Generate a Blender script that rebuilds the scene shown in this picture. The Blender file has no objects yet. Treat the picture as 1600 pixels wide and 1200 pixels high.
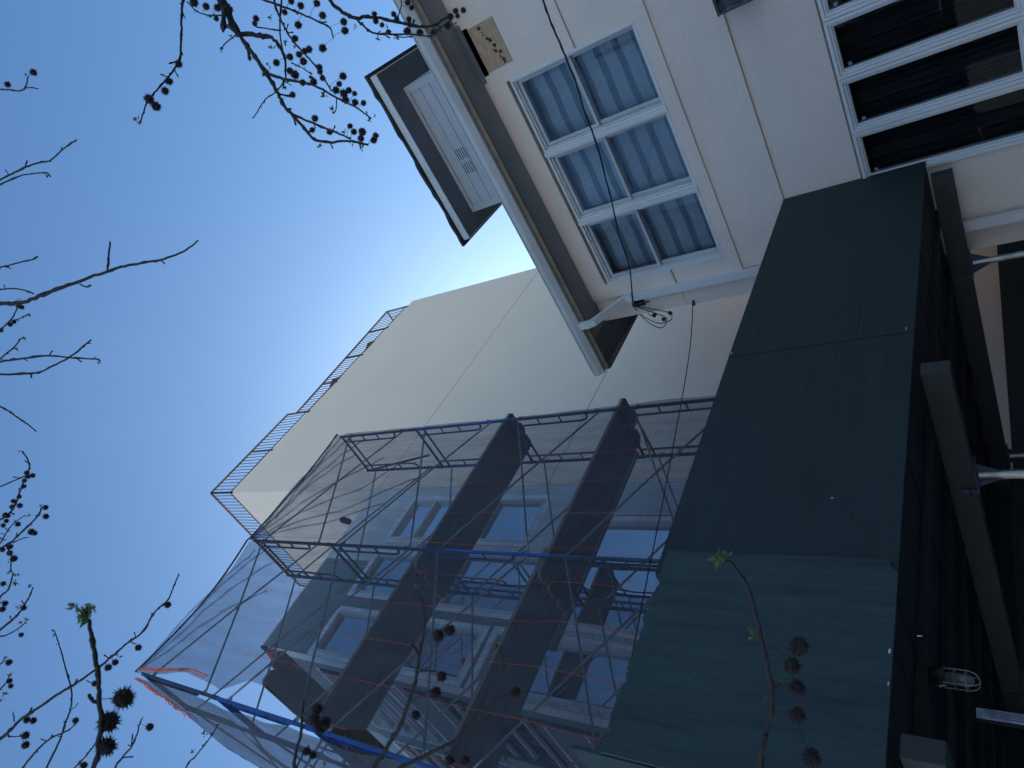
import bpy, bmesh, math, random
from mathutils import Vector, Matrix, noise
R_ = math.radians
C = bpy.data.collections.new("place"); bpy.context.scene.collection.children.link(C)
sc = bpy.context.scene

# ------------------------------------------------------------------ camera
F = 1077.0; H = 1.6                       # focal length in px of a 1600 wide frame, eye height
S = Vector((0.46461029, 0.76016043, 0.45419534))   # along the street to the left, in camera axes (x right, y down, z forward)
D = Vector((0.41634569, -0.64021041, 0.64559035))  # into the plots
U = Vector((-0.78153282, 0.11084565, 0.61393786))  # up
def w(c): return Vector((-c.dot(S), c.dot(D), c.dot(U)))
def ray(x, y): return w(Vector(((x-800)/F, (y-600)/F, 1.0)))
EYE = Vector((0, 0, H))
def onX(x, y, X): r = ray(x, y); return r*(X/r.x)+EYE
def onY(x, y, Y): r = ray(x, y); return r*(Y/r.y)+EYE
def onZ(x, y, Z): r = ray(x, y); return r*((Z-H)/r.z)+EYE
def atd(x, y, d): return ray(x, y)*d+EYE
cam = bpy.data.cameras.new("camera"); co = bpy.data.objects.new("camera", cam); C.objects.link(co)
rx, ry, rz = w(Vector((1,0,0))), w(Vector((0,-1,0))), w(Vector((0,0,-1)))
m4 = Matrix((rx, ry, rz)).transposed().to_4x4(); m4.translation = EYE
co.matrix_world = m4
cam.sensor_width = 36; cam.lens = 36*F/1600; cam.clip_start = .02; cam.clip_end = 2000
cam.dof.use_dof = True; cam.dof.focus_distance = 9.0; cam.dof.aperture_fstop = 11.0
sc.camera = co

# ------------------------------------------------------------------ light
SUN_AZ, SUN_EL = 41.0, 36.0               # degrees from +Y towards -X, elevation
wd = bpy.data.worlds.new("World"); sc.world = wd; wd.use_nodes = True
nt = wd.node_tree; bg = nt.nodes['Background']
sky = nt.nodes.new('ShaderNodeTexSky'); sky.sky_type = 'NISHITA'; sky.sun_disc = False
sky.sun_elevation = R_(SUN_EL); sky.sun_rotation = R_(-SUN_AZ)
sky.air_density = 1.0; sky.dust_density = 0.75; sky.ozone_density = 5.0
tint = nt.nodes.new('ShaderNodeMix'); tint.data_type = 'RGBA'; tint.blend_type = 'MULTIPLY'; tint.inputs[0].default_value = 1
tint.inputs[7].default_value = (.76, 1.0, 1.08, 1)
ctc = nt.nodes.new('ShaderNodeTexCoord'); cmp_ = nt.nodes.new('ShaderNodeMapping'); cmp_.inputs['Scale'].default_value = (2.2, 5.5, 3.0); cmp_.inputs['Rotation'].default_value = (.3, .2, .7)
cnz = nt.nodes.new('ShaderNodeTexNoise'); cnz.inputs['Scale'].default_value = 1.3; cnz.inputs['Detail'].default_value = 7; cnz.inputs['Roughness'].default_value = .62; cnz.inputs['Distortion'].default_value = .6
crp = nt.nodes.new('ShaderNodeMapRange'); crp.inputs[1].default_value = .57; crp.inputs[2].default_value = .85; crp.inputs[3].default_value = 0; crp.inputs[4].default_value = .02
cmx = nt.nodes.new('ShaderNodeMix'); cmx.data_type = 'RGBA'; cmx.inputs[7].default_value = (6.0, 7.2, 8.0, 1)
nt.links.new(ctc.outputs['Generated'], cmp_.inputs[0]); nt.links.new(cmp_.outputs[0], cnz.inputs[0]); nt.links.new(cnz.outputs[0], crp.inputs[0]); nt.links.new(crp.outputs[0], cmx.inputs[0])
nt.links.new(sky.outputs[0], tint.inputs[6]); nt.links.new(tint.outputs[2], cmx.inputs[6]); nt.links.new(cmx.outputs[2], bg.inputs[0]); bg.inputs[1].default_value = 0.065
sd = Vector((-math.sin(R_(SUN_AZ))*math.cos(R_(SUN_EL)), math.cos(R_(SUN_AZ))*math.cos(R_(SUN_EL)), math.sin(R_(SUN_EL))))
sl = bpy.data.lights.new("sun", 'SUN'); sl.energy = 5.0; sl.angle = R_(.5); sl.color = (1, .97, .93)
so = bpy.data.objects.new("sun", sl); C.objects.link(so); so.rotation_euler = sd.to_track_quat('Z', 'Y').to_euler(); so.location = (0,0,30)
sc.view_settings.view_transform = 'Standard'; sc.view_settings.look = 'None'
sc.view_settings.gamma = 1; sc.view_settings.exposure = 1.38
sc.cycles.max_bounces = 8; sc.cycles.transparent_max_bounces = 24

# ------------------------------------------------------------------ materials
def nodes(name):
    m = bpy.data.materials.new(name); m.use_nodes = True
    return m, m.node_tree.nodes, m.node_tree.links, m.node_tree.nodes['Principled BSDF']
def mat(name, col, rough=.8, metal=0, var=.12, scale=3.0, bump=0, bscale=60, stretch=(1,1,1), col2=None, fine=0, spec=.5):
    m, n, l, b = nodes(name)
    b.inputs['Roughness'].default_value = rough; b.inputs['Metallic'].default_value = metal
    b.inputs['Specular IOR Level'].default_value = spec
    tc = n.new('ShaderNodeTexCoord'); mp = n.new('ShaderNodeMapping'); mp.inputs['Scale'].default_value = stretch
    l.new(tc.outputs['Object'], mp.inputs[0])
    nz = n.new('ShaderNodeTexNoise'); nz.inputs['Scale'].default_value = scale; nz.inputs['Detail'].default_value = 6; nz.inputs['Roughness'].default_value = .65
    l.new(mp.outputs[0], nz.inputs[0])
    cr = n.new('ShaderNodeValToRGB'); e = cr.color_ramp.elements
    e[0].position = .32; e[1].position = .68
    c2 = col2 or tuple(min(1, c*(1+var)) for c in col)
    e[0].color = tuple(c*(1-var) for c in col)+(1,); e[1].color = tuple(c2)+(1,)
    l.new(nz.outputs[0], cr.inputs[0]); out = cr.outputs[0]
    if fine:
        n2 = n.new('ShaderNodeTexNoise'); n2.inputs['Scale'].default_value = 45; n2.inputs['Detail'].default_value = 4
        l.new(tc.outputs['Object'], n2.inputs[0])
        mr = n.new('ShaderNodeMapRange'); mr.inputs[1].default_value = .3; mr.inputs[2].default_value = .7
        mr.inputs[3].default_value = 1-fine; mr.inputs[4].default_value = 1+fine; l.new(n2.outputs[0], mr.inputs[0])
        mx = n.new('ShaderNodeMix'); mx.data_type = 'RGBA'; mx.blend_type = 'MULTIPLY'; mx.inputs[0].default_value = 1
        l.new(out, mx.inputs[6]); l.new(mr.outputs[0], mx.inputs[7]); out = mx.outputs[2]
    l.new(out, b.inputs['Base Color'])
    if bump:
        n3 = n.new('ShaderNodeTexNoise'); n3.inputs['Scale'].default_value = bscale; n3.inputs['Detail'].default_value = 5
        l.new(mp.outputs[0], n3.inputs[0]); bp = n.new('ShaderNodeBump'); bp.inputs['Strength'].default_value = bump; bp.inputs['Distance'].default_value = .01
        l.new(n3.outputs[0], bp.inputs['Height']); l.new(bp.outputs[0], b.inputs['Normal'])
    return m
M = {}
M['stucco'] = mat('stucco', (.69,.60,.53), .95, var=.05, scale=.9, bump=.5, bscale=160, fine=.05)
M['trim'] = mat('white trim', (.58,.59,.60), .45, var=.04, scale=2)
M['trim2'] = mat('aged white trim', (.62,.63,.65), .5, var=.1, scale=4)
M['soffit'] = mat('painted soffit', (.25,.245,.245), .8, var=.12, scale=2)
M['soffit2'] = mat('grey grooved soffit', (.15,.165,.19), .6, var=.1, scale=2)
M['gutter'] = mat('gutter paint', (.46,.47,.47), .45, var=.08, scale=3)
M['rust'] = mat('weathered fascia and shade strip', (.20,.155,.12), .9, var=.25, scale=8)
M['shingle'] = mat('dark shingle', (.035,.037,.042), .95, var=.4, scale=12, bump=.6)
M['siding'] = mat('dormer siding', (.44,.45,.49), .5, var=.05, scale=3)
M['black'] = mat('black metal', (.012,.013,.016), .35, var=.2)
M['gap'] = mat('dark gap', (.006,.006,.007), .9)
M['board'] = mat('bare pine board', (.40,.28,.18), .8, var=.25, scale=5, stretch=(2,1,12), bump=.2)
M['smudge'] = mat('dark smudge', (.07,.045,.03), .9)
M['cable'] = mat('black cable', (.008,.009,.012), .6)
M['shed'] = mat('dark green painted plywood', (.009,.022,.024), .7, var=.10, scale=2.2, stretch=(1,.6,7), bump=.6, bscale=9, col2=(.014,.031,.033), fine=.05)
M['shed2'] = mat('faded green painted plywood', (.023,.045,.049), .85, var=.16, scale=2.2, stretch=(1,7,.7), bump=.45, bscale=8, col2=(.038,.066,.070), fine=.08)
M['beam'] = mat('grey painted timber beam', (.027,.028,.027), .7, var=.2, scale=4)
M['deckwood'] = mat('dark timber deck', (.012,.012,.014), .9, var=.3, scale=4, stretch=(1,1,1))
M['galv'] = mat('galvanised pipe', (.28,.28,.28), .38, metal=.75, var=.3, scale=14)
M['bluep'] = mat('blue scaffold paint', (.018,.065,.24), .4, var=.25, scale=5)
M['navy'] = mat('worn navy scaffold paint', (.028,.04,.085), .55, var=.35, scale=6)
M['redp'] = mat('rusty red scaffold paint', (.05,.022,.026), .7, var=.35, scale=6)
M['brace'] = mat('galvanised brace', (.27,.27,.27), .55, metal=.3, var=.35, scale=8)
M['plank'] = mat('weathered scaffold plank', (.20,.175,.155), .9, var=.3, scale=3, stretch=(9,.5,9), bump=.3, bscale=20)
M['plankedge'] = mat('plank edge', (.30,.25,.20), .9, var=.25, scale=6)
M['whitewall'] = mat('sheathing board', (.60,.62,.64), .85, var=.07, scale=1.2, bump=.2, bscale=30, fine=.04)
M['greysheath'] = mat('grey green sheathing', (.16,.21,.235), .85, var=.10, scale=1.2, bump=.2, bscale=30, fine=.04)
M['sash'] = mat('grey window sash', (.42,.43,.45), .5, var=.08, scale=4)
M['tape'] = mat('flashing tape', (.78,.80,.84), .5, var=.25, scale=14, stretch=(1,1,.25), fine=.2)
M['metal'] = mat('perforated metal strip', (.55,.57,.6), .4, metal=.4, var=.15)
M['rail'] = mat('brown railing paint', (.11,.08,.065), .8, var=.25)
M['umb'] = mat('brown canopy', (.06,.045,.042), .9, var=.2)
M['red'] = mat('red tarp', (.45,.05,.03), .6, var=.35, scale=7)
M['orange'] = mat('orange cord', (.65,.12,.05), .7, var=.2)
M['asphalt'] = mat('worn pale asphalt', (.12,.13,.145), .95, var=.2, scale=2, bump=.4, fine=.3)
M['concrete'] = mat('concrete', (.32,.345,.37), .95, var=.15, scale=1.4, bump=.3, fine=.1)
M['earth'] = mat('pale dusty ground', (.25,.27,.29), 1, var=.3, scale=.3)
M['brick'] = mat('pale bounce brick', (.56,.63,.70), .9, var=.08, scale=4)  # pale so the added house opposite throws back more sun
M['roofgrey'] = mat('slate grey roof shingle', (.06,.07,.08), .95, var=.2, scale=12)
M['bark'] = mat('grey brown bark', (.05,.045,.043), .95, var=.35, scale=30, bump=.5)
M['twig'] = mat('young twig bark', (.030,.027,.027), .9, var=.3, scale=60)
M['ball'] = mat('dry seed ball', (.028,.017,.017), .95, var=.4, scale=60)
M['lampglass'] = mat('milky jar glass', (.16,.17,.17), .25, var=.1)
M['label'] = mat('pale blue label', (.38,.42,.6), .6, var=.3, scale=25)

def wall_lines(name, base, zs, width=.011):
    """render coat with thin control joints at given heights"""
    m = mat(name, base, .9, var=.035, scale=.35, bump=.25, bscale=90, fine=.03)
    n, l = m.node_tree.nodes, m.node_tree.links; b = n['Principled BSDF']
    src = b.inputs['Base Color'].links[0].from_socket
    tc = n.new('ShaderNodeTexCoord'); sx = n.new('ShaderNodeSeparateXYZ'); l.new(tc.outputs['Object'], sx.inputs[0])
    for z in zs:
        a = n.new('ShaderNodeMath'); a.operation = 'COMPARE'; a.inputs[1].default_value = z; a.inputs[2].default_value = width
        l.new(sx.outputs[2], a.inputs[0])
        mx = n.new('ShaderNodeMix'); mx.data_type = 'RGBA'; l.new(a.outputs[0], mx.inputs[0]); l.new(src, mx.inputs[6])
        mx.inputs[7].default_value = (base[0]*.42, base[1]*.42, base[2]*.42, 1); src = mx.outputs[2]
    l.new(src, b.inputs['Base Color']); return m
M['cream'] = wall_lines('cream render', (.86,.70,.55), (11.4+H, 7.0+H))

def glass(name, tint, refl, base_r, rough=0.0):
    m, n, l, b = nodes(name); n.remove(b); out = n['Material Output']
    t = n.new('ShaderNodeBsdfTransparent'); t.inputs[0].default_value = tint+(1,)
    g = n.new('ShaderNodeBsdfGlossy'); g.inputs['Roughness'].default_value = rough; g.inputs[0].default_value = (.95,.97,1,1)
    f = n.new('ShaderNodeLayerWeight'); f.inputs[0].default_value = refl
    tc = n.new('ShaderNodeTexCoord'); nz = n.new('ShaderNodeTexNoise'); nz.inputs['Scale'].default_value = 1.6; nz.inputs['Detail'].default_value = 1
    l.new(tc.outputs['Object'], nz.inputs[0])
    bp = n.new('ShaderNodeBump'); bp.inputs['Strength'].default_value = .05; bp.inputs['Distance'].default_value = .05; l.new(nz.outputs[0], bp.inputs['Height'])
    l.new(bp.outputs[0], g.inputs['Normal'])
    mx = n.new('ShaderNodeMixShader'); mr = n.new('ShaderNodeMapRange'); mr.inputs[3].default_value = base_r; mr.inputs[4].default_value = 1.0
    l.new(f.outputs[0], mr.inputs[0]); l.new(mr.outputs[0], mx.inputs[0]); l.new(t.outputs[0], mx.inputs[1]); l.new(g.outputs[0], mx.inputs[2])
    l.new(mx.outputs[0], out.inputs[0]); return m
M['glass'] = glass('window glass', (.80,.86,.9), .28, .04)
M['glassdark'] = glass('dark window glass', (.55,.6,.64), .12, .0)
M['mirror'] = glass('coated glass', (.20,.24,.28), .5, .6)
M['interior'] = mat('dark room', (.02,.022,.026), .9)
# striped roller blind: broad level bands
def blind():
    m = mat('banded blind', (.3,.36,.42), .85, var=.1, scale=6, fine=.08)
    n, l = m.node_tree.nodes, m.node_tree.links; b = n['Principled BSDF']; src = b.inputs['Base Color'].links[0].from_socket
    tc = n.new('ShaderNodeTexCoord'); mp = n.new('ShaderNodeMapping'); l.new(tc.outputs['Object'], mp.inputs[0])
    nz = n.new('ShaderNodeTexNoise'); nz.inputs['Scale'].default_value = 1.2; l.new(tc.outputs['Object'], nz.inputs[0])
    wv = n.new('ShaderNodeTexWave'); wv.bands_direction = 'Z'; wv.inputs['Scale'].default_value = 1.5; wv.inputs['Distortion'].default_value = .5; wv.inputs['Detail'].default_value = 1
    l.new(mp.outputs[0], wv.inputs[0]); cr = n.new('ShaderNodeValToRGB'); cr.color_ramp.elements[0].position = .22; cr.color_ramp.elements[1].position = .36
    cr.color_ramp.elements[0].color = (.45,.47,.5,1); cr.color_ramp.elements[1].color = (1,1,1,1); l.new(wv.outputs[0], cr.inputs[0])
    mx = n.new('ShaderNodeMix'); mx.data_type = 'RGBA'; mx.blend_type = 'MULTIPLY'; mx.inputs[0].default_value = 1
    l.new(src, mx.inputs[6]); l.new(cr.outputs[0], mx.inputs[7]); l.new(mx.outputs[2], b.inputs['Base Color']); return m
M['blind'] = blind()
M['curtain'] = mat('black curtain', (.020,.020,.022), .8, var=.3, scale=4, stretch=(6,1,.4))
# netting
def net(name, stripes=True, f0=.40, f1=.56):
    m, n, l, b = nodes(name); n.remove(b); out = n['Material Output']
    tc = n.new('ShaderNodeTexCoord'); sx = n.new('ShaderNodeSeparateXYZ'); l.new(tc.outputs['Object'], sx.inputs[0])
    t = n.new('ShaderNodeBsdfTransparent'); t.inputs[0].default_value = (.86,.88,.93,1)
    d = n.new('ShaderNodeBsdfDiffuse'); tr = n.new('ShaderNodeBsdfTranslucent')
    nz = n.new('ShaderNodeTexNoise'); nz.inputs['Scale'].default_value = 1.4; nz.inputs['Detail'].default_value = 5
    mp = n.new('ShaderNodeMapping'); mp.inputs['Scale'].default_value = (1,5,1); l.new(tc.outputs['Object'], mp.inputs[0]); l.new(mp.outputs[0], nz.inputs[0])
    col = n.new('ShaderNodeValToRGB'); col.color_ramp.elements[0].color = (.12,.135,.165,1); col.color_ramp.elements[1].color = (.18,.195,.235,1); l.new(nz.outputs[0], col.inputs[0])
    src = col.outputs[0]; fac = None
    mr = n.new('ShaderNodeMapRange'); mr.inputs[1].default_value = .3; mr.inputs[2].default_value = .7; mr.inputs[3].default_value = f0; mr.inputs[4].default_value = f1; l.new(nz.outputs[0], mr.inputs[0]); fac = mr.outputs[0]
    # woven cross threads
    for ax, sc_ in ((1, 330.0), (2, 90.0)):
        mu = n.new('ShaderNodeMath'); mu.operation = 'MULTIPLY'; mu.inputs[1].default_value = sc_; l.new(sx.outputs[ax], mu.inputs[0])
        sn = n.new('ShaderNodeMath'); sn.operation = 'SINE'; l.new(mu.outputs[0], sn.inputs[0])
        ml = n.new('ShaderNodeMath'); ml.operation = 'MULTIPLY_ADD'; ml.inputs[1].default_value = .02; l.new(sn.outputs[0], ml.inputs[0]); l.new(fac, ml.inputs[2]); fac = ml.outputs[0]
    if stripes:
        wb = n.new('ShaderNodeTexNoise'); wb.inputs['Scale'].default_value = .8; l.new(tc.outputs['Object'], wb.inputs[0])
        ad = n.new('ShaderNodeMath'); ad.operation = 'MULTIPLY_ADD'; ad.inputs[1].default_value = .06; l.new(wb.outputs[0], ad.inputs[0]); l.new(sx.outputs[1], ad.inputs[2])
        dv = n.new('ShaderNodeMath'); dv.operation = 'DIVIDE'; dv.inputs[1].default_value = .47; l.new(ad.outputs[0], dv.inputs[0])
        fr = n.new('ShaderNodeMath'); fr.operation = 'FRACT'; l.new(dv.outputs[0], fr.inputs[0])
        cp = n.new('ShaderNodeMath'); cp.operation = 'COMPARE'; cp.inputs[1].default_value = .35; cp.inputs[2].default_value = .011; l.new(fr.outputs[0], cp.inputs[0])
        mx = n.new('ShaderNodeMix'); mx.data_type = 'RGBA'; l.new(cp.outputs[0], mx.inputs[0]); l.new(src, mx.inputs[6]); mx.inputs[7].default_value = (.60,.15,.12,1); src = mx.outputs[2]
        m2 = n.new('ShaderNodeMath'); m2.operation = 'MULTIPLY_ADD'; m2.inputs[1].default_value = .16; l.new(cp.outputs[0], m2.inputs[0]); l.new(fac, m2.inputs[2]); fac = m2.outputs[0]
    l.new(src, d.inputs[0]); l.new(src, tr.inputs[0])
    a = n.new('ShaderNodeMixShader'); a.inputs[0].default_value = .55; l.new(d.outputs[0], a.inputs[1]); l.new(tr.outputs[0], a.inputs[2])
    f = n.new('ShaderNodeMixShader'); l.new(fac, f.inputs[0]); l.new(t.outputs[0], f.inputs[1]); l.new(a.outputs[0], f.inputs[2])
    l.new(f.outputs[0], out.inputs[0]); return m
M['net'] = net('blue grey debris netting'); M['net2'] = net('blue grey netting plain', False, .62, .85); M['net3'] = net('gathered netting', False, .30, .55)
def leafmat():
    m, n, l, b = nodes('opening leaf bud'); b.inputs['Base Color'].default_value = (.12,.15,.06,1); b.inputs['Roughness'].default_value = .6
    tr = n.new('ShaderNodeBsdfTranslucent'); tr.inputs[0].default_value = (.20,.26,.08,1); mx = n.new('ShaderNodeMixShader'); mx.inputs[0].default_value = .4
    l.new(b.outputs[0], mx.inputs[1]); l.new(tr.outputs[0], mx.inputs[2]); l.new(mx.outputs[0], n['Material Output'].inputs[0]); return m
M['leaf'] = leafmat()

# ------------------------------------------------------------------ mesh helpers
class MB:
    def __init__(s): s.v = []; s.f = []; s.mi = []
    def add(s, vs, fs, mi=0):
        o = len(s.v); s.v += [tuple(v) for v in vs]; s.f += [tuple(i+o for i in f) for f in fs]; s.mi += [mi]*len(fs); return s
    def box(s, x0, x1, y0, y1, z0, z1, mi=0):
        vs = [(x, y, z) for x in (x0, x1) for y in (y0, y1) for z in (z0, z1)]
        return s.add(vs, [(0,1,3,2),(4,6,7,5),(0,4,5,1),(2,3,7,6),(0,2,6,4),(1,5,7,3)], mi)
    def pane_y(s, x0, x1, y, z0, z1): return s.add([(x0,y,z0),(x1,y,z0),(x1,y,z1),(x0,y,z1)], [(0,1,2,3)])
    def pane_x(s, x, y0, y1, z0, z1): return s.add([(x,y0,z0),(x,y1,z0),(x,y1,z1),(x,y0,z1)], [(0,1,2,3)])
    def prism(s, poly, axis, a, b, mi=0):
        """polygon in the two other axes, extruded along axis from a to b"""
        n = len(poly)
        def pt(p, t):
            q = list(p); q.insert(axis, t); return tuple(q)
        vs = [pt(p, a) for p in poly]+[pt(p, b) for p in poly]
        return s.add(vs, [tuple(range(n)), tuple(range(2*n-1, n-1, -1))]+[(i, i+n, (i+1) % n+n, (i+1) % n) for i in range(n)], mi)
    def tube(s, pts, r, n=8, mi=0, cap=True):
        pts = [Vector(p) for p in pts]; k = len(pts)
        rs = r if isinstance(r, (list, tuple)) else [r]*k
        t0 = (pts[1]-pts[0]).normalized(); a = t0.orthogonal().normalized(); vs = []
        for i, p in enumerate(pts):
            t = (pts[min(i+1, k-1)]-pts[max(i-1, 0)]).normalized()
            a = (a-t*a.dot(t)).normalized(); b = t.cross(a)
            for j in range(n):
                q = 2*math.pi*j/n; vs.append(p+(a*math.cos(q)+b*math.sin(q))*rs[i])
        fs = [(i*n+j, i*n+(j+1) % n, (i+1)*n+(j+1) % n, (i+1)*n+j) for i in range(k-1) for j in range(n)]
        if cap: fs += [tuple(range(n-1, -1, -1)), tuple(range((k-1)*n, k*n))]
        return s.add(vs, fs, mi)
    def mesh(s, name, mats, smooth=False, bevel=0):
        me = bpy.data.meshes.new(name); me.from_pydata(s.v, [], s.f)
        for m in (mats if isinstance(mats, (list, tuple)) else [mats]): me.materials.append(m)
        me.polygons.foreach_set('material_index', s.mi)
        bm = bmesh.new(); bm.from_mesh(me); bmesh.ops.recalc_face_normals(bm, faces=bm.faces)
        if bevel: bmesh.ops.bevel(bm, geom=bm.edges[:], offset=bevel, segments=1, affect='EDGES')
        bm.to_mesh(me); bm.free()
        if smooth: me.polygons.foreach_set('use_smooth', [True]*len(me.polygons))
        return me
    def build(s, name, mats, parent=None, smooth=False, bevel=0):
        return link(name, s.mesh(name, mats, smooth, bevel), parent)
def base_of(o):
    v = Vector((0,0,0))
    while o: v += o.location; o = o.parent
    return v
def link(name, me, parent=None, loc=None):
    o = bpy.data.objects.new(name, me); C.objects.link(o)
    if parent: o.parent = parent
    off = base_of(parent) if parent else Vector((0,0,0))
    o.location = (Vector(loc) if loc is not None else Vector((0,0,0)))-off
    return o
def tag(o, label=None, cat=None, group=None, kind=None):
    for k, v in (('label', label), ('category', cat), ('group', group), ('kind', kind)):
        if v: o[k] = v
    return o
def thing(name, label, cat, loc, group=None):
    o = bpy.data.objects.new(name, None); C.objects.link(o); o.location = loc; o.empty_display_size = .2
    return tag(o, label, cat, group)

def wall_xz(mb, xs, zs, depth, y0, y1, mi=0):
    """front wall sheet in XZ, depth(x,z)->y of the face or None for a hole"""
    nx, nz = len(xs)-1, len(zs)-1; d = [[depth((xs[i]+xs[i+1])/2, (zs[j]+zs[j+1])/2) for j in range(nz)] for i in range(nx)]
    def g(i, j): return d[i][j] if 0 <= i < nx and 0 <= j < nz else None
    for i in range(nx):
        for j in range(nz):
            if d[i][j] is None: continue
            y = d[i][j]; a, b, c, e = xs[i], xs[i+1], zs[j], zs[j+1]
            mb.add([(a,y,c),(b,y,c),(b,y,e),(a,y,e)], [(0,1,2,3)], mi); mb.add([(a,y1,c),(b,y1,c),(b,y1,e),(a,y1,e)], [(3,2,1,0)], mi)
            for di, dj, seg in ((-1,0,((a,c),(a,e))),(1,0,((b,c),(b,e))),(0,-1,((a,c),(b,c))),(0,1,((a,e),(b,e)))):
                q = g(i+di, j+dj); yy = y1 if q is None else q
                if yy > y+1e-5: (p, r) = seg; mb.add([(p[0],y,p[1]),(r[0],y,r[1]),(r[0],yy,r[1]),(p[0],yy,p[1])], [(0,1,2,3)], mi)

# ------------------------------------------------------------------ ground
def sheet(name, x0, x1, y0, y1, z, m):
    mb = MB(); mb.box(x0, x1, y0, y1, z-.1, z); return tag(mb.build(name, m), kind='structure')
sheet('ground', -400, 400, -400, 400, -.13, M['earth'])
sheet('road', -120, 120, -11.5, -2.6, -.12+.002, M['asphalt'])
sheet('pavement', -120, 120, -2.5, 7.0, 0, M['concrete'])
tag(MB().box(-120, 120, -2.6, -2.502, -.13, .004).build('kerb', M['concrete']), kind='structure')
sheet('far_pavement', -120, 120, -15.5, -11.5, 0, M['concrete'])

# ------------------------------------------------------------------ stucco house
YH = 6.8; XL = -4.0; XR = 5.0
house = thing('house', 'pale grey stucco house with white triple windows and deep eave', 'house', (0.5, YH, 0))
gz = lambda z: z+H
UW = (-3.47, -.86, 2.67, 4.19)         # upper window opening x0,x1,z0,z1 (relative to the eye)
LW = (-3.06, 1.5, -.15, 1.2)           # lower bank
mb = MB()
xs = sorted({XL, -3.67, -3.06, -3.47, -.86, 1.5, .8, 3.4, XR, -3.42})
zs = sorted({-H, -.15, 1.2, 1.22, 1.885, 1.915, 2.53, 2.67, 3.29, 3.32, 4.19, 4.47})
def dep(x, z):
    if UW[0] < x < UW[1] and UW[2] < z < UW[3]: return None
    if LW[0] < x < LW[1] and LW[2] < z < LW[3]: return None
    if .8 < x < 3.4 and UW[2] < z < UW[3]: return None
    if 1.885 < z < 1.915 and x > -3.67: return YH+.03
    if 1.915 < z < 2.53 and x > -3.67: return YH-.012
    if 3.29 < z < 3.32: return YH-.012 if x > -3.67 else YH+.012
    if z > 2.53 and x > -3.67: return YH-.045
    return YH
wall_xz(mb, xs, [gz(z) for z in zs], lambda x, z: dep(x, z-H), YH, YH+.28)
mb.box(XL, XL+.25, YH+.28, 17, 0, gz(4.47)); mb.box(XR-.25, XR, YH+.28, 17, 0, gz(4.47)); mb.box(XL+.25, XR-.25, 16.75, 17, 0, gz(4.47))
mb.box(XL+.25, XR-.25, YH+.28, 16.75, gz(1.9), gz(2.1))
mb.build('wall', M['stucco'], house)
# eave: level soffit, gutter, weathered fascia
ZS = gz(4.45); YG = 6.33; XE = -4.47
mb = MB(); mb.box(XL+.0, XR+.4, YG+.04, YH-.03, ZS-.0, ZS+.03); mb.build('soffit', M['soffit'], house)
mb = MB()
k = 0; y = YG+.04
while y < 17.2:                                        # grooved boards of the side soffit
    mb.box(XE+.06, XL-.003, y, y+.07, ZS+.002, ZS+.026); mb.box(XE+.06, XL-.003, y+.07, y+.085, ZS+.012, ZS+.026); y += .085
mb.build('side_soffit', M['soffit2'], house)
mb = MB(); mb.box(XE+.04, XR+.4, YG, YG+.04, ZS-.035, ZS+.16); mb.box(XE+.02, XE+.06, YG+.04, 17.3, ZS-.035, ZS+.16); mb.build('fascia', M['rust'], house)
mb = MB()
gp = [(YG-.005, ZS+.02), (YG-.055, ZS+.015), (YG-.085, ZS+.05), (YG-.105, ZS+.075), (YG-.11, ZS+.13), (YG-.122, ZS+.13), (YG-.122, ZS+.14), (YG-.095, ZS+.14), (YG-.095, ZS+.078), (YG-.05, ZS+.026), (YG-.005, ZS+.03)]
mb.prism(gp, 0, XE+.03, XR+.4); mb.prism([(YG-.005, ZS+.03),(YG-.05, ZS+.026),(YG-.095, ZS+.078),(YG-.095, ZS+.13),(YG-.005, ZS+.13)], 0, XE+.03, XE+.035)
for x in [XE+.03+i*.61 for i in range(17)]: mb.box(x, x+.02, YG-.115, YG-.002, ZS+.131, ZS+.137)
mb.build('gutter', M['gutter'], house)
def slab(mb, a, b, c, d, t):
    vs = [Vector(p) for p in (a, b, c, d)]; vs += [v+Vector((0,0,t)) for v in vs]
    mb.add(vs, [(3,2,1,0),(4,5,6,7),(0,1,5,4),(1,2,6,5),(2,3,7,6),(3,0,4,7)])
mb = MB(); ZR = gz(6.95); YR = 11.7; ez = ZS+.14
slab(mb, (XE,YG-.03,ez), (XR+.4,YG-.03,ez), (XR-3,YR,ZR), (XE+3.6,YR,ZR), .05)
slab(mb, (XE+3.6,YR,ZR),(XR-3,YR,ZR),(XR+.4,17.3,ez),(XE,17.3,ez), .05)
mb.add([(XE,YG-.03,ez),(XE+3.6,YR,ZR),(XE,17.3,ez),(XE,YG-.03,ez+.05),(XE+3.6,YR,ZR+.05),(XE,17.3,ez+.05)], [(0,1,2),(5,4,3),(0,2,5,3)])
mb.add([(XR+.4,YG-.03,ez),(XR-3,YR,ZR),(XR+.4,17.3,ez),(XR+.4,YG-.03,ez+.05),(XR-3,YR,ZR+.05),(XR+.4,17.3,ez+.05)], [(2,1,0),(3,4,5),(0,2,5,3)])
roof = mb.build('roof', M['roofgrey'], house)
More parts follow.
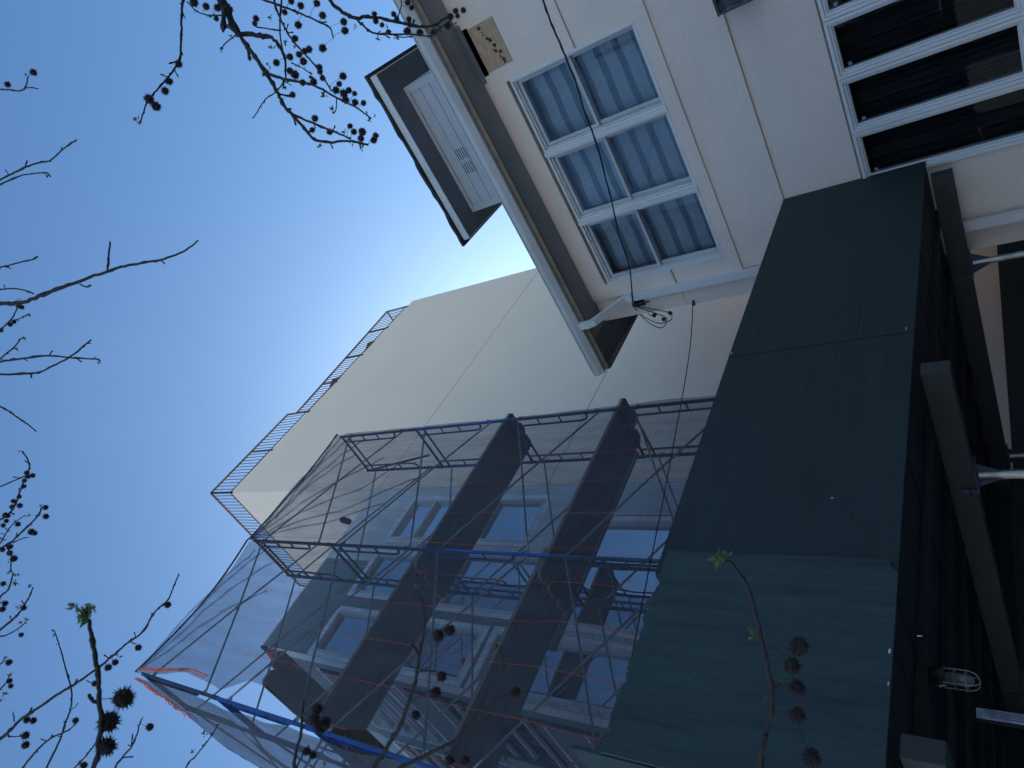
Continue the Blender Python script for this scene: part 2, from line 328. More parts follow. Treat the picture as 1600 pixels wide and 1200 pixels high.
# downspout
dsx, dsy = -3.70, YH-.075
mb = MB()
def rect_pipe(mb, pts, hw, hd):
    pts = [Vector(p) for p in pts]; vs = []
    for i, p in enumerate(pts):
        t = (pts[min(i+1, len(pts)-1)]-pts[max(i-1, 0)]).normalized(); ax = Vector((1,0,0)); ay = t.cross(ax).normalized()
        for a, b in ((-1,-1),(-.6,-1.12),(.6,-1.12),(1,-1),(1,1),(-1,1)): vs.append(p+ax*hw*a+ay*hd*b)
    n = 6; fs = [(i*n+j, i*n+(j+1) % n, (i+1)*n+(j+1) % n, (i+1)*n+j) for i in range(len(pts)-1) for j in range(n)]
    mb.add(vs, fs+[tuple(range(n)), tuple(range(len(vs)-n, len(vs)))])
rect_pipe(mb, [(dsx,YG-.05,ZS+.02),(dsx,YG-.05,ZS-.10),(dsx,YG-.02,ZS-.16),(dsx,dsy-.02,ZS-.44),(dsx,dsy,ZS-.50),(dsx,dsy,.25),(dsx,dsy-.18,.08)], .042, .03)
for z in (gz(3.9), gz(2.0), gz(-.8)): mb.box(dsx-.055, dsx+.055, dsy-.036, YH, z, z+.03)
mb.build('downspout', M['trim'], house)
# dormer
ZD = gz(6.93); mb = MB(); mb.box(-2.88, -.2, 8.2, 8.215, ZD, ZD+.12); mb.box(-2.88, -2.865, 8.217, 11.2, ZD, ZD+.12); mb.box(-.215, -.2, 8.217, 11.2, ZD, ZD+.12)
dormer = mb.build('dormer', M['trim2'], house)
mb = MB(); mb.box(-2.86, -.22, 8.22, 11.2, ZD+.003, ZD+.03); mb.build('dormer_soffit', M['soffit2'], dormer)
mb = MB(); rnd = random.Random(4)
xs_ = [-2.95+i*.1 for i in range(29)]
vs = []; 
for x in xs_:
    j = rnd.uniform(-.025, .02)
    for (yy, zz) in ((8.15+j, ZD+.122), (8.15+j, ZD+.165), (11.3, ZD+.2), (11.3, ZD+.122)): vs.append((x, yy, zz))
mb.add(vs, [(i*4+q, i*4+(q+1) % 4, (i+1)*4+(q+1) % 4, (i+1)*4+q) for i in range(28) for q in range(4)]+[(0,1,2,3),(115,114,113,112)])
mb.build('dormer_roof', M['shingle'], dormer)
mb = MB(); zb = gz(5.2); x0, x1 = -2.62, -.55
mb.box(x0, x1, 8.62, 11, zb, ZD); 
for i in range(5):                                     # level siding boards
    z1_ = ZD-.06-.19*i; mb.prism([(8.6,z1_-.185),(8.612,z1_),(8.62,z1_),(8.62,z1_-.19)], 0, x0+.1, x1-.1)
mb.box(x0, x0+.1, 8.59, 8.62, zb, ZD-.06); mb.box(x1-.1, x1, 8.59, 8.62, zb, ZD-.06); mb.box(x0, x1, 8.585, 8.62, ZD-.06, ZD)
mb.build('dormer_wall', M['siding'], dormer)
mb = MB()
for cx in (-1.72, -1.95):
    for i in range(5): mb.box(cx-.085, cx+.085, 8.590, 8.5975, ZD-.44+i*.042, ZD-.428+i*.042)
    mb.box(cx-.1, cx+.1, 8.594, 8.6, ZD-.46, ZD-.24, 1)
mb.build('louvre_vent', [M['gap'], M['siding']], dormer)

def frame_rect(mb, x0, x1, z0, z1, wd, y0, y1, mi=0):
    mb.box(x0, x0+wd, y0, y1, z0, z1, mi); mb.box(x1-wd, x1, y0, y1, z0, z1, mi)
    mb.box(x0+wd, x1-wd, y0, y1, z0, z0+wd, mi); mb.box(x0+wd, x1-wd, y0, y1, z1-wd, z1, mi)
def hung_window(x0, x1, z0, z1):
    mb = MB(); y = YH-.02
    frame_rect(mb, x0, x1, z0, z1, .030, y-.03, YH+.16); frame_rect(mb, x0+.030, x1-.030, z0+.030, z1-.030, .014, y+.0, YH+.14)
    wn = mb.build('window', M['trim'], house, bevel=.003); zm = z0+(z1-z0)*.53
    mb = MB(); frame_rect(mb, x0+.046, x1-.046, zm-.02, z1-.046, .036, YH+.015, YH+.055); mb.build('upper_sash', M['sash'], wn, bevel=.003)
    mb = MB(); frame_rect(mb, x0+.046, x1-.046, z0+.046, zm+.02, .04, YH+.065, YH+.105); mb.build('lower_sash', M['sash'], wn, bevel=.003)
    mb = MB(); mb.pane_y(x0+.08, x1-.08, YH+.035, zm+.016, z1-.08); mb.pane_y(x0+.083, x1-.083, YH+.085, z0+.083, zm-.02); mb.build('pane', M['glass'], wn)
    mb = MB(); n = 60
    for i in range(n):
        a = x0+.04+(x1-x0-.08)*i/n; b = x0+.04+(x1-x0-.08)*(i+1)/n; f = lambda t: YH+.19+.01*math.sin(t*14)
        mb.add([(a,f(a),z0),(b,f(b),z0),(b,f(b),z1),(a,f(a),z1)], [(0,1,2,3)])
    mb.build('blind', M['blind'], wn, smooth=True); return wn
u = (UW[1]-UW[0]-.06)/3
for i in range(3):
    x = UW[0]+.0+i*(u+.03); hung_window(x, x+u, gz(UW[2]), gz(UW[3]-.045))
mb = MB()
for i in (1, 2): MB().box(UW[0]+i*(u+.03)-.03-.008, UW[0]+i*(u+.03)+.008, YH-.068, YH-.03+.0, gz(UW[2]), gz(UW[3]-.045)).build('window_mullion', M['trim'], house)
mb = MB(); mb.box(UW[0]+.001, UW[1]-.001, YH+.01, YH+.2, gz(UW[3]-.044), gz(UW[3])-.001); mb.build('window_head', M['rust'], house)  # dark filler strip standing in for the shadow gap under the head
hung_window(.85, 2.1, gz(UW[2]), gz(UW[3]-.03)); hung_window(2.13, 3.38, gz(UW[2]), gz(UW[3]-.03))
# casement bank below: narrow tall lights with black curtains
def tall_window(x0, x1, z0, z1):
    mb = MB(); frame_rect(mb, x0, x1, z0, z1, .03, YH-.035, YH+.13); frame_rect(mb, x0+.03, x1-.03, z0+.03, z1-.03, .022, YH-.015, YH+.1); frame_rect(mb, x0+.052, x1-.052, z0+.052, z1-.052, .012, YH+.005, YH+.08)
    wn = mb.build('window', M['trim'], house, bevel=.003)
    mb = MB(); mb.pane_y(x0+.064, x1-.064, YH+.032, z0+.064, z1-.064); mb.build('pane', M['glassdark'], wn)
    mb = MB(); mb.box(x0+.075, x0+.105, YH+.036, YH+.04, z1-.13, z1-.1); mb.build('sticker', M['trim2'], wn)
    mb = MB(); n = 70
    f = lambda t: YH+.2+.025*math.sin(t*70+math.sin(t*23)*1.5)
    for i in range(n):
        a = x0+(x1-x0)*i/n; b = x0+(x1-x0)*(i+1)/n
        mb.add([(a,f(a),z0),(b,f(b),z0),(b,f(b),z1-.02),(a,f(a),z1-.02)], [(0,1,2,3)])
    mb.build('curtain', M['curtain'], wn, smooth=True); return wn
for i in range(9):
    x = LW[0]+i*.507; tall_window(x, x+.503, gz(LW[2]), gz(LW[3]-.02))
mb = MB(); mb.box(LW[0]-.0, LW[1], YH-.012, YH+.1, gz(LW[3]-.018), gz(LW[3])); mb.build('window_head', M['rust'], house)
# wood patch and lantern
mb = MB(); mb.box(-.70, -.24, YH-.055, YH-.032, gz(4.0), gz(4.33)); pb = mb.build('wood_patch', M['board'], house, bevel=.004)
mb = MB(); rnd = random.Random(9)
for i in range(15):
    x = -.27-.42*i/15+rnd.uniform(-.02,.02); z = gz(4.2-.12*i/15)+rnd.uniform(-.03,.03); r = rnd.uniform(.008,.02)
    mb = MB(); mb.prism([(x+r*(1+.3*rnd.random())*math.cos(a), z+r*(1+.3*rnd.random())*math.sin(a)) for a in [k*math.pi/4 for k in range(8)]], 1, YH-.0565, YH-.054)
    mb.build('stain', M['smudge'], pb)
mb = MB(); mb.box(-.72, -.22, YH-.045, YH-.0305, gz(4.335), gz(4.40)); mb.build('wood_patch_gap', M['gap'], house)
mb = MB(); mb.box(-.78, -.16, YH-.06, YH-.031, gz(4.402), gz(4.449)); mb.build('fascia_block', M['soffit2'], house)
lx, ly, lz = -.99, 6.62, gz(1.75)
mb = MB(); frame_rect(mb, lx-.11, lx+.11, lz-.17, lz+.13, .018, ly-.11, ly-.09); frame_rect(mb, lx-.11, lx+.11, lz-.17, lz+.13, .018, ly+.07, ly+.09)
for a in (lx-.11, lx+.092): mb.box(a, a+.018, ly-.09, ly+.07, lz+.112, lz+.13); mb.box(a, a+.018, ly-.09, ly+.07, lz-.17, lz-.152)
mb.add([(lx-.12,ly-.12,lz+.131),(lx+.12,ly-.12,lz+.131),(lx+.12,ly+.10,lz+.131),(lx-.12,ly+.10,lz+.131),(lx,ly,lz+.17)], [(0,1,2,3),(0,1,4),(1,2,4),(2,3,4),(3,0,4)])
mb.box(lx-.04, lx+.04, ly+.09, YH, lz-.02, lz+.06)
wl = mb.build('wall_lantern', M['black'], house)
mb = MB(); mb.box(lx-.09, lx+.09, ly-.085, ly+.065, lz-.15, lz+.11); mb.build('lantern_glass', M['glassdark'], wl)

# ------------------------------------------------------------------ tall cream building
XC = -7.0
cream = thing('apartment_building', 'tall cream rendered building with blank side wall and roof railing', 'building', (-13, 11, 0))
mb = MB(); ZA, ZB = gz(17.25), gz(16.89)
mb.prism([(6.82,0),(15.7,0),(15.7,ZB),(6.82,ZA)], 0, -20, XC); mb.build('wall', M['cream'], cream)
def railing(name, pts, zt, zb, posts, parent, step=.118):
    """pts: 2 plan points, heights of the rails at both ends"""
    mb = MB(); a, b = Vector(pts[0]), Vector(pts[1]); L = (b-a).length; n = int(L/step)
    P = lambda t, z: (a.x+(b.x-a.x)*t, a.y+(b.y-a.y)*t, z)
    zz = lambda q, t: q[0]+(q[1]-q[0])*t
    mb.tube([P(0,zz(zt,0)),P(1,zz(zt,1))], .03, 6); mb.tube([P(0,zz(zb,0)),P(1,zz(zb,1))], .018, 6)
    for i in range(1, n): t = i/n; mb.tube([P(t,zz(zb,t)),P(t,zz(zt,t))], .011, 5, cap=False)
    for t in posts: mb.tube([P(t,zz(zb,t)-.1),P(t,zz(zt,t))], .028, 6)
    return mb.build(name, M['rail'], parent)
t1, t2 = gz(18.3), gz(18.13)
railing('railing', ((XC+.01,6.82),(XC+.01,10.0)), (t1,t2), (ZA+.06,gz(17.12)+.06), (0,.5,1), cream)
railing('railing', ((XC+.01,10.02),(XC+.01,15.35)), (gz(17.68),gz(17.93)), (gz(17.12)+.02,ZB+.06), (0,.25,.5,.77,1), cream)
railing('railing', ((XC+.01,6.82),(-11,6.82)), (t1,t1), (ZA+.06,ZA+.06), (0,.5,1), cream)
railing('railing', ((XC+.01,15.36),(-10,15.36)), (gz(17.93),gz(17.93)), (ZB+.06,ZB+.06), (.3,1), cream)
def parasol(x, y, z, r, label):
    t = thing('roof_parasol', label, 'parasol', (x, y, ZB-.1), 'brown parasols behind the roof railing')
    mb = MB(); n = 8; vs = [(x,y,z+.35)]+[(x+r*math.cos(k*math.pi/4),y+r*math.sin(k*math.pi/4),z) for k in range(8)]+[(x+r*math.cos(k*math.pi/4),y+r*math.sin(k*math.pi/4),z-.12) for k in range(8)]
    mb.add(vs, [(0,1+k,1+(k+1)%8) for k in range(8)]+[(1+k,9+k,9+(k+1)%8,1+(k+1)%8) for k in range(8)]); mb.build('canopy', M['umb'], t)
    MB().tube([(x,y,ZB-.1),(x,y,z+.33)], .03, 8).build('pole', M['rail'], t)
parasol(-7.6, 13.5, gz(17.45), .55, 'brown octagonal canopy nearest the rear corner of the cream roof')
parasol(-7.6, 11.6, gz(17.5), .58, 'brown octagonal canopy behind the middle of the cream roof railing')
parasol(-7.9, 8.4, gz(17.75), .55, 'brown canopy behind the front stretch of the cream roof railing')

# ------------------------------------------------------------------ unfinished building behind the netting
unf = thing('unfinished_building', 'lower white building with taped windows behind scaffold and netting', 'building', (-12, 5, 0))
YF, YB = 3.08, 6.81
wins = []   # y0,y1,z0,z1 rel
for z0, z1 in ((8.88,10.08),(6.78,8.02)): wins += [(3.16,3.96,z0,z1)]
wins += [(5.52,6.5,8.05,10.08),(5.55,6.5,6.85,7.95),(4.32,5.2,8.88,10.08),(4.25,5.3,6.3,7.95),(4.2,6.04,3.1,6.18),(3.16,3.97,3.1,6.55)]
ys = sorted({YF, YB}|{q[0] for q in wins}|{q[1] for q in wins}); zs = sorted({-H, 11.42}|{q[2] for q in wins}|{q[3] for q in wins})
mb = MB()
tmp = MB(); wall_xz(tmp, ys, [gz(z) for z in zs], lambda a, z: None if any(q[0] < a < q[1] and q[2] < z-H < q[3] for q in wins) else 0.0, 0, .22)
mb.v = [(XC-.0-v[1], v[0], v[2]) for v in tmp.v]; mb.f = tmp.f; mb.mi = tmp.mi
mb.box(-18, XC, YF+.0, YB, gz(11.42), gz(11.47)); mb.box(-18,XC-.22,YF+.22,YB,gz(6.1),gz(6.2)); mb.box(-18,XC-.22,YF+.22,YB,gz(8.4),gz(8.5))
mb.build('wall', M['whitewall'], unf)
tmp = MB(); ys2 = sorted({YF, 5.0}|{q for q in ys if q < 5.0}); 
wall_xz(tmp, ys2, [gz(z) for z in zs], lambda a, z: None if any(q[0] < a < q[1] and q[2] < z-H < q[3] for q in wins) else 0.0, 0, .003)
mb = MB(); mb.v = [(XC+.0045-v[1], v[0], v[2]) for v in tmp.v]; mb.f = tmp.f; mb.mi = tmp.mi; mb.build('sheathing', M['greysheath'], unf)
def side_window(y0, y1, z0, z1, split=None, big=False):
    z0, z1 = gz(z0), gz(z1); mb = MB(); x = XC
    def fr(a, b, c, d, wdt, xa, xb):
        mb.box(xa, xb, a, a+wdt, c, d); mb.box(xa, xb, b-wdt, b, c, d); mb.box(xa, xb, a+wdt, b-wdt, c, c+wdt); mb.box(xa, xb, a+wdt, b-wdt, d-wdt, d)
    fr(y0, y1, z0, z1, .05, x-.12, x+.012)
    if split: mb.box(x-.1, x+.01, y0+.05, y1-.05, gz(split)-.03, gz(split)+.03)
    if big: mb.box(x-.1, x+.008, (y0+y1)/2-.03, (y0+y1)/2+.03, z0+.05, z1-.05)
    wn = mb.build('window', M['trim2'], unf)
    mb = MB(); mb.pane_x(x-.075, y0+.05, y1-.05, z0+.05, z1-.05); mb.build('pane', M['mirror'], wn)
    mb = MB(); t = .075
    mb.box(x+.005, x+.0075, y0-t, y0-.002, z0-t, z1+t); mb.box(x+.005, x+.0075, y1+.002, y1+t, z0-t, z1+t); mb.box(x+.005, x+.0075, y0-.002, y1+.002, z0-t, z0-.002); mb.box(x+.005, x+.0075, y0-.002, y1+.002, z1+.002, z1+t)
    mb.build('flashing_tape', M['tape'], wn)
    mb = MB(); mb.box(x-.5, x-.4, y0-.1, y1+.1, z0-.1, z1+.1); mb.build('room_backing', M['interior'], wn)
    return wn
for q in wins: side_window(*q, split=9.45 if (q[2] > 8 and q[0] > 5) else (8.9 if q[2] > 6 and q[0] > 4.2 and q[3] > 9 else None), big=False)
mb = MB()   # perforated strips
for yy in (6.13, 4.04, 3.085):
    mb.box(XC+.008, XC+.02, yy, yy+.07, gz(3.0), gz(6.4))
    for k in range(14): mb.box(XC+.0205, XC+.022, yy+.028, yy+.042, gz(3.1+k*.235), gz(3.1+k*.235)+.014, 1)
mb.build('metal_strip', [M['metal'], M['gap']], unf)
fw = [(x, z0, z1) for x in (-9.3, -11.6, -13.9, -16.2) for z0, z1 in ((8.3,10.3),(5.6,7.7),(2.9,5.0),(-.9,1.4))]
xs = sorted({-18.0, XC-.22}|{q[0] for q in fw}|{q[0]+1.9 for q in fw}); zz = sorted({-H, 11.42}|{q[1] for q in fw}|{q[2] for q in fw})
mb = MB(); wall_xz(mb, xs, [gz(z) for z in zz], lambda x, z: None if any(q[0] < x < q[0]+1.9 and q[1] < z-H < q[2] for q in fw) else YF, YF, YF+.2); mb.build('front_wall', M['greysheath'], unf)
for x, z0, z1 in fw:
    mb = MB(); frame_rect(mb, x, x+1.9, gz(z0), gz(z1), .05, YF-.01, YF+.1)
    for q in range(1, 5): mb.box(x+.05, x+1.85, YF+.02, YF+.07, gz(z0)+(z1-z0)*q/5-.018, gz(z0)+(z1-z0)*q/5+.018)
    wn = mb.build('window', M['trim2'], unf); mb = MB(); mb.pane_y(x+.05, x+1.85, YF+.08, gz(z0)+.05, gz(z1)-.05); mb.build('pane', M['glassdark'], wn)
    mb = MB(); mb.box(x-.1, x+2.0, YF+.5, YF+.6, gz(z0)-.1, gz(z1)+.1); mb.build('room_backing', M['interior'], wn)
mb = MB(); mb.box(XC+.009, XC+.024, YF, 6.8, 0, gz(1.3)); mb.build('ground_floor_cladding', M['shed'], unf)
mb = MB(); mb.box(-18, XC+.0, YF-.05, YF-.002, gz(11.3), gz(11.47)); mb.build('cornice', M['deckwood'], unf)
mb = MB(); rnd = random.Random(2); pts = [(XC-.02-i*.18, YF-.10+rnd.uniform(-.03,.03), gz(11.12)+rnd.uniform(-.05,.05)) for i in range(24)]
mb.tube(pts, [.05+.03*rnd.random() for _ in pts], 8); mb.tube([(p[0]-.05,p[1]+.03,p[2]-.12+rnd.uniform(-.03,.03)) for p in pts], [.03+.03*rnd.random() for _ in pts], 7)
tag(mb.build('red_tarp', M['red'], smooth=True), 'rolled red tarp along the front roof edge behind the netting', 'tarp')

# ------------------------------------------------------------------ scaffold
scaf = thing('scaffold', 'tubular steel frame scaffold with blue posts and plank walkways', 'scaffold', (-5.4, 3.8, gz(.95)))
LV = [.95, 2.62, 4.52, 6.42, 8.34, 10.28]; XA, XB = -5.0, -5.87
def frame_mesh(p, q, z0, z1, m):
    """ladder frame between plan points p and q"""
    mb = MB(); p, q = Vector(p+(0,)), Vector(q+(0,)); d = (q-p).normalized(); Z = Vector((0,0,1)); top = z1-.04
    mb.tube([p+Z*z0, p+Z*z1], .023, 8); mb.tube([q+Z*z0, q+Z*z1], .023, 8)
    mb.tube([p+Z*top, q+Z*top], .021, 8); mb.tube([p+Z*(top-.17), q+Z*(top-.17)], .017, 8)
    low = z1-min(1.42, (z1-z0)*.75)
    for o, s in ((p, 1), (q, -1)):
        i = o+d*.13*s
        mb.tube([i+Z*(top-.0), i+Z*(low+.12), i+Z*(low+.05)-d*.02*s, i+Z*(low+.01)-d*.06*s, o+Z*low], .015, 7)
        for k in (1, 2): z = top-.17-(top-low-.25)*k/3; mb.tube([o+Z*z, i+Z*z], .012, 6)
        for zz in (z0+.3, z1-.32): mb.tube([o+Z*zz, o+Z*zz+Vector((.0,.05,0))], .009, 5); mb.tube([o+Z*zz, o+Z*zz+Vector((.05,0,0))], .009, 5)
        mb.tube([o+Z*(z0-.05), o+Z*(z0+.06)], .028, 8)
    return mb.build('frame', m, scaf, smooth=False)
rows = (6.2, 3.8, 1.46)
cols = {(0,4):'navy',(0,3):'bluep',(0,2):'navy',(0,1):'redp',(0,0):'navy',(1,4):'redp',(1,3):'navy',(1,2):'bluep',(1,1):'navy',(1,0):'navy',(2,4):'navy',(2,3):'bluep',(2,2):'bluep',(2,1):'redp',(2,0):'navy'}
for r, y in enumerate(rows):
    for k in range(5): frame_mesh((XA,y), (XB,y), gz(LV[k]), gz(LV[k+1]), M[cols[(r,k)]])
for i, x in enumerate((-8.3, -10.75, -13.2)):
    for k in range(5): frame_mesh((x,1.46), (x,2.33), gz(LV[k]), gz(LV[k+1]), M['navy' if (i+k) % 2 else 'redp'])
def brace(a, b, za, zb):
    mb = MB(); a, b = Vector(a+(0,)), Vector(b+(0,)); o = Vector((.03,.0,0)); Z = Vector((0,0,1))
    mb.tube([a+Z*za, (a+b)/2+Z*(za+zb)/2+o*.5, b+Z*zb], .0135, 6); mb.tube([a+Z*zb, (a+b)/2+Z*(za+zb)/2-o*.5, b+Z*za], .0135, 6)
    c = (a+b)/2+Z*(za+zb)/2; mb.tube([c-o, c+o], .012, 6)
    mb.build('cross_brace', M['brace'], scaf)
for k in range(5):
    for x in (XA, XB):
        for i in (0, 1): brace((x,rows[i]), (x,rows[i+1]), gz(LV[k])+.25, gz(LV[k+1])-.25)
    fx = (XB, -8.3, -10.75, -13.2)
    for i in range(3):
        brace((fx[i],1.46), (fx[i+1],1.46), gz(LV[k])+.25, gz(LV[k+1])-.25); (brace((fx[i],2.33), (fx[i+1],2.33), gz(LV[k])+.25, gz(LV[k+1])-.25) if i else None)
rnd = random.Random(3)
def plank(x0, x1, y0, y1, z, along):
    mb = MB(); c = .05
    if along == 1: poly = [(x0,y0+c),(x0+c,y0),(x1-c,y0),(x1,y0+c),(x1,y1-c),(x1-c,y1),(x0+c,y1),(x0,y1-c)]
    else: poly = [(x0,y0+c),(x0+c,y0),(x1-c,y0),(x1,y0+c),(x1,y1-c),(x1-c,y1),(x0+c,y1),(x0,y1-c)]
    mb.prism(poly, 2, z, z+.045)
    mb.mi[:] = [0, 0]+[1]*8
    mb.build('plank', [M['plank'], M['plankedge']], scaf)
for z in (6.42, 4.52):
    for i in range(3):
        a = -5.0-.235*i; e = rnd.uniform(-.05,.12)
        plank(a-.228, a, 3.55, 6.42+e, gz(z)-.02+.002*i, 1); plank(a-.228, a, 1.62-e, 3.95, gz(z)+.03+.002*i, 1)
for i in range(2): plank(-10.9, -5.42+.06*i, 1.9+.235*i, 1.9+.235*i+.228, gz(8.34)-.02, 0)
for i in range(3):
    for zl, x_ in ((6.42,-7.4), (4.52,-5.95), (2.62,-5.95)): plank(-13.3, x_-.12*i, 1.5+.26*i, 1.5+.26*i+.228, gz(zl), 0)
mb = MB(); mb.box(-5.9, -5.86, 3.2, 6.3, gz(4.6), gz(4.75)); mb.build('toe_board', M['plank'], scaf)
# stray tubes and a sleeve seen under the netting
MB().tube([(XB,6.2,gz(10.25)), (-5.9,6.55,gz(8.9))], .02, 8).build('tie_tube', M['navy'], scaf)
MB().tube([onX(535,812,-5.2), onX(545,815,-5.2)], .05, 10).build('pipe_sleeve', M['redp'], scaf)

# netting: side sheet
def grid(name, fn, nu, nv, m, label, cat):
    mb = MB(); vs = [fn(i/nu, j/nv) for i in range(nu+1) for j in range(nv+1)]
    mb.add(vs, [(i*(nv+1)+j, i*(nv+1)+j+1, (i+1)*(nv+1)+j+1, (i+1)*(nv+1)+j) for i in range(nu) for j in range(nv)])
    o = mb.build(name, m, smooth=True); tag(o, label, cat); return o
XN = XA+.035
def top_z(y):
    if y > 3.8: t = (y-3.8)/2.43; return gz(10.37)-.10*math.sin(math.pi*t)
    t = (y-1.46)/2.34; return gz(10.40)-.22*math.sin(math.pi*t)
fe = [(10.40,1.44),(9.9,1.50),(9.2,1.62),(8.5,1.58),(8.34,1.55),(7.9,1.74),(7.4,1.72),(6.9,1.56),(6.42,1.47),(5.5,1.60),(4.5,1.46),(3,1.6),(1,1.46)]
def front_edge(z):
    z -= H
    for (a, ya), (b, yb) in zip(fe, fe[1:]):
        if b <= z <= a: return yb+(ya-yb)*(z-b)/(a-b)
    return 1.45
def side_net(u, v):
    y = 6.24+(1.42-6.24)*u; zt = top_z(y); z = zt+(gz(1.2)-zt)*v
    if z < zt: pass
    yf = front_edge(min(z, gz(10.4))); yy = 6.24+(yf-6.24)*u
    # sag between ties, folds radiating from the top corners
    bay = abs(math.sin(math.pi*(yy-1.46)/2.37)); lift = abs(math.sin(math.pi*(z-gz(.95))/1.9))
    d = .10*bay*lift-.02
    r1 = math.atan2(z-gz(10.4), yy-3.8); fall = math.exp(-((z-gz(10.4))**2+(yy-3.8)**2)/3.5)
    d += .02*fall*math.sin(r1*18)
    r2 = math.atan2(z-gz(10.4), yy-6.2); d += .04*math.exp(-((z-gz(10.4))**2+(yy-6.2)**2)/3)*.5*math.sin(r2*16)
    d += .035*noise.noise(Vector((yy*1.3, z*.8, 1.7)))+.012*noise.noise(Vector((yy*6, z*3, 4)))
    return (XN+max(d, -.03), yy, z)
sn = grid('debris_netting', side_net, 90, 130, M['net'], 'blue grey debris netting with orange seams on the scaffold side facing the stucco house', 'netting')
rnd = random.Random(31)
def fold(y0, z0, y1, z1, wd_):
    a = Vector((0, y0, z0)); b = Vector((0, y1, z1)); d = (b-a).normalized(); p = Vector((0, -d.z, d.y)); vs = []; n = 16
    for i in range(n+1):
        t = i/n; c = a+(b-a)*t+p*.06*math.sin(t*5+z1)*t; q = wd_*(.25+.75*t)*(1-max(0, t-.7)/.3*.95)
        uu = (6.24-c.y)/(6.24-1.46); zz_ = (top_z(c.y)-c.z)/(top_z(c.y)-gz(1.2)); X = side_net(min(max(uu,0),1), min(max(zz_,0),1))[0]
        vs += [(X+.012, c.y-p.y*q, c.z-p.z*q), (X+.03, c.y, c.z), (X+.012, c.y+p.y*q, c.z+p.z*q)]
    return vs, [(i*3+k, i*3+k+1, i*3+k+4, i*3+k+3) for i in range(n) for k in (0, 1)]
for (y0, z0, ends) in ((3.80, 10.36, ((6.1,10.15,.05),(6.15,9.85,.07),(6.0,9.4,.05),(5.6,9.2,.05),(5.5,8.5,.04),(5.2,7.9,.03),(4.9,7.2,.03),(4.4,7.6,.03))),
                       (6.22, 10.36, ((4.0,10.2,.05),(4.2,10.0,.04))), (1.47, 10.40, ((3.6,9.98,.04),(3.7,9.7,.05),(3.4,9.2,.04),(2.9,8.8,.04)))):
    for (y1, z1, wq) in ends:
        mb = MB(); vs, fs = fold(y0, gz(z0), y1, gz(z1), wq); mb.add(vs, fs); mb.build('net_fold', M['net3'], sn, smooth=True)
mb = MB(); mb.tube([(XN+.01, y, top_z(y)) for y in [6.24-i*4.8/60 for i in range(61)]], .014, 6)
hem = mb.build('hem', M['redp'], sn)
def front_net(u, v):
    x = XA-.0-8.6*u; sag = .55*abs(math.sin(math.pi*min(u*8.6/2.9,1)/2))+.25*math.sin(math.pi*((u*8.6) % 2.45)/2.45)
    zt = gz(10.42)-sag; z = zt+(gz(1.2)-zt)*v
    y = 1.43-.12*abs(math.sin(math.pi*(x-XA)/2.4))*abs(math.sin(math.pi*(z-gz(.95))/1.9))-.02
    y += .07*noise.noise(Vector((x*1.1, z*.9, 8)))+.03*noise.noise(Vector((x*5, z*2, 3)))
    return (x, y, z)
fn_ = grid('debris_netting', front_net, 110, 80, M['net2'], 'blue grey debris netting hanging on the street face of the scaffold', 'netting')
mb = MB(); rnd = random.Random(8)
for k in range(3):
    pts = []
    for i in range(30):
        u = i/29*.09; p = front_net(u, 0); pts.append((p[0], p[1]-.02+rnd.uniform(-.01,.01), p[2]-.03-.05*k-u*k*1.2+rnd.uniform(-.015,.015)))
    mb.tube(pts, .006+.003*(k == 1), 6)
mb.build('hem_cord', M['orange'], fn_)
mb = MB()
for k in range(2): mb.tube([(XN+.02, front_edge(gz(10.34-.2*i))+.03+.03*k, gz(10.36)-.2*i+.02*math.sin(i*2+k)-.03*k) for i in range(9)], .009, 6)
mb.build('hem_cord', M['orange'], sn)

# ------------------------------------------------------------------ sidewalk shed
shed = thing('sidewalk_shed', 'dark green plywood walled sidewalk shed under the scaffold', 'shed', (-3.1, 4, 0))
XP = -3.0
mb = MB(); mb.prism([(4.215,gz(.672)),(6.795,gz(.672)),(6.795,gz(1.912)),(4.215,gz(1.915))], 0, XP-.02, XP); mb.build('parapet_panel', M['shed'], shed)
mb = MB(); mb.prism([(2.2,gz(.672)),(4.21,gz(.672)),(4.21,gz(1.915)),(2.2,gz(1.905))], 0, XP-.02, XP-.001); mb.build('parapet_panel', M['shed'], shed)
rnd = random.Random(12); poly = []
zt = gz(1.865); n = 46
for i in range(n+1):       # ragged upper edge
    y = 1.16+1.19*i/n; poly.append((y, zt+rnd.uniform(-.010,.008)-(.012 if i % 11 in (3,4) else 0)))
bot = [(2.35,gz(.70)),(2.31,gz(.698)),(2.27,gz(.667)),(1.16,gz(.667))]
mb = MB(); poly2 = poly+bot; mb.prism(poly2, 0, XP+.002, XP+.02); pn = mb.build('parapet_panel', M['shed2'], shed); pn['label'] = 'faded blue green plywood panel with a ragged top edge'
mb = MB()
for (px, py, a, b) in ((1143,552,.03,.012),(1416,513,.035,.01),(1390,1018,.03,.014),(1388,1068,.03,.006),(1300,778,.008,.02),(1437,994,.006,.03)):
    p = onX(px, py, XP+.0015 if py < 880 else XP+.0205); r = [rnd.uniform(.6,1) for _ in range(7)]
    mb.prism([(p.y+a/2*r[k]*math.cos(k*.9), p.z+b/2*r[k]*math.sin(k*.9)) for k in range(7)], 0, p.x, p.x+.002)
mb.build('paint_chip', M['trim2'], shed)
mb = MB(); p = onX(1342, 490, XP+.001); mb.box(XP-.0005, XP+.0012, 4.21, 4.216, gz(.69), gz(1.9)); mb.box(XP-.0005,XP+.0012,4.2,4.62,gz(1.02),gz(1.024)); mb.build('panel_seam', M['gap'], shed)
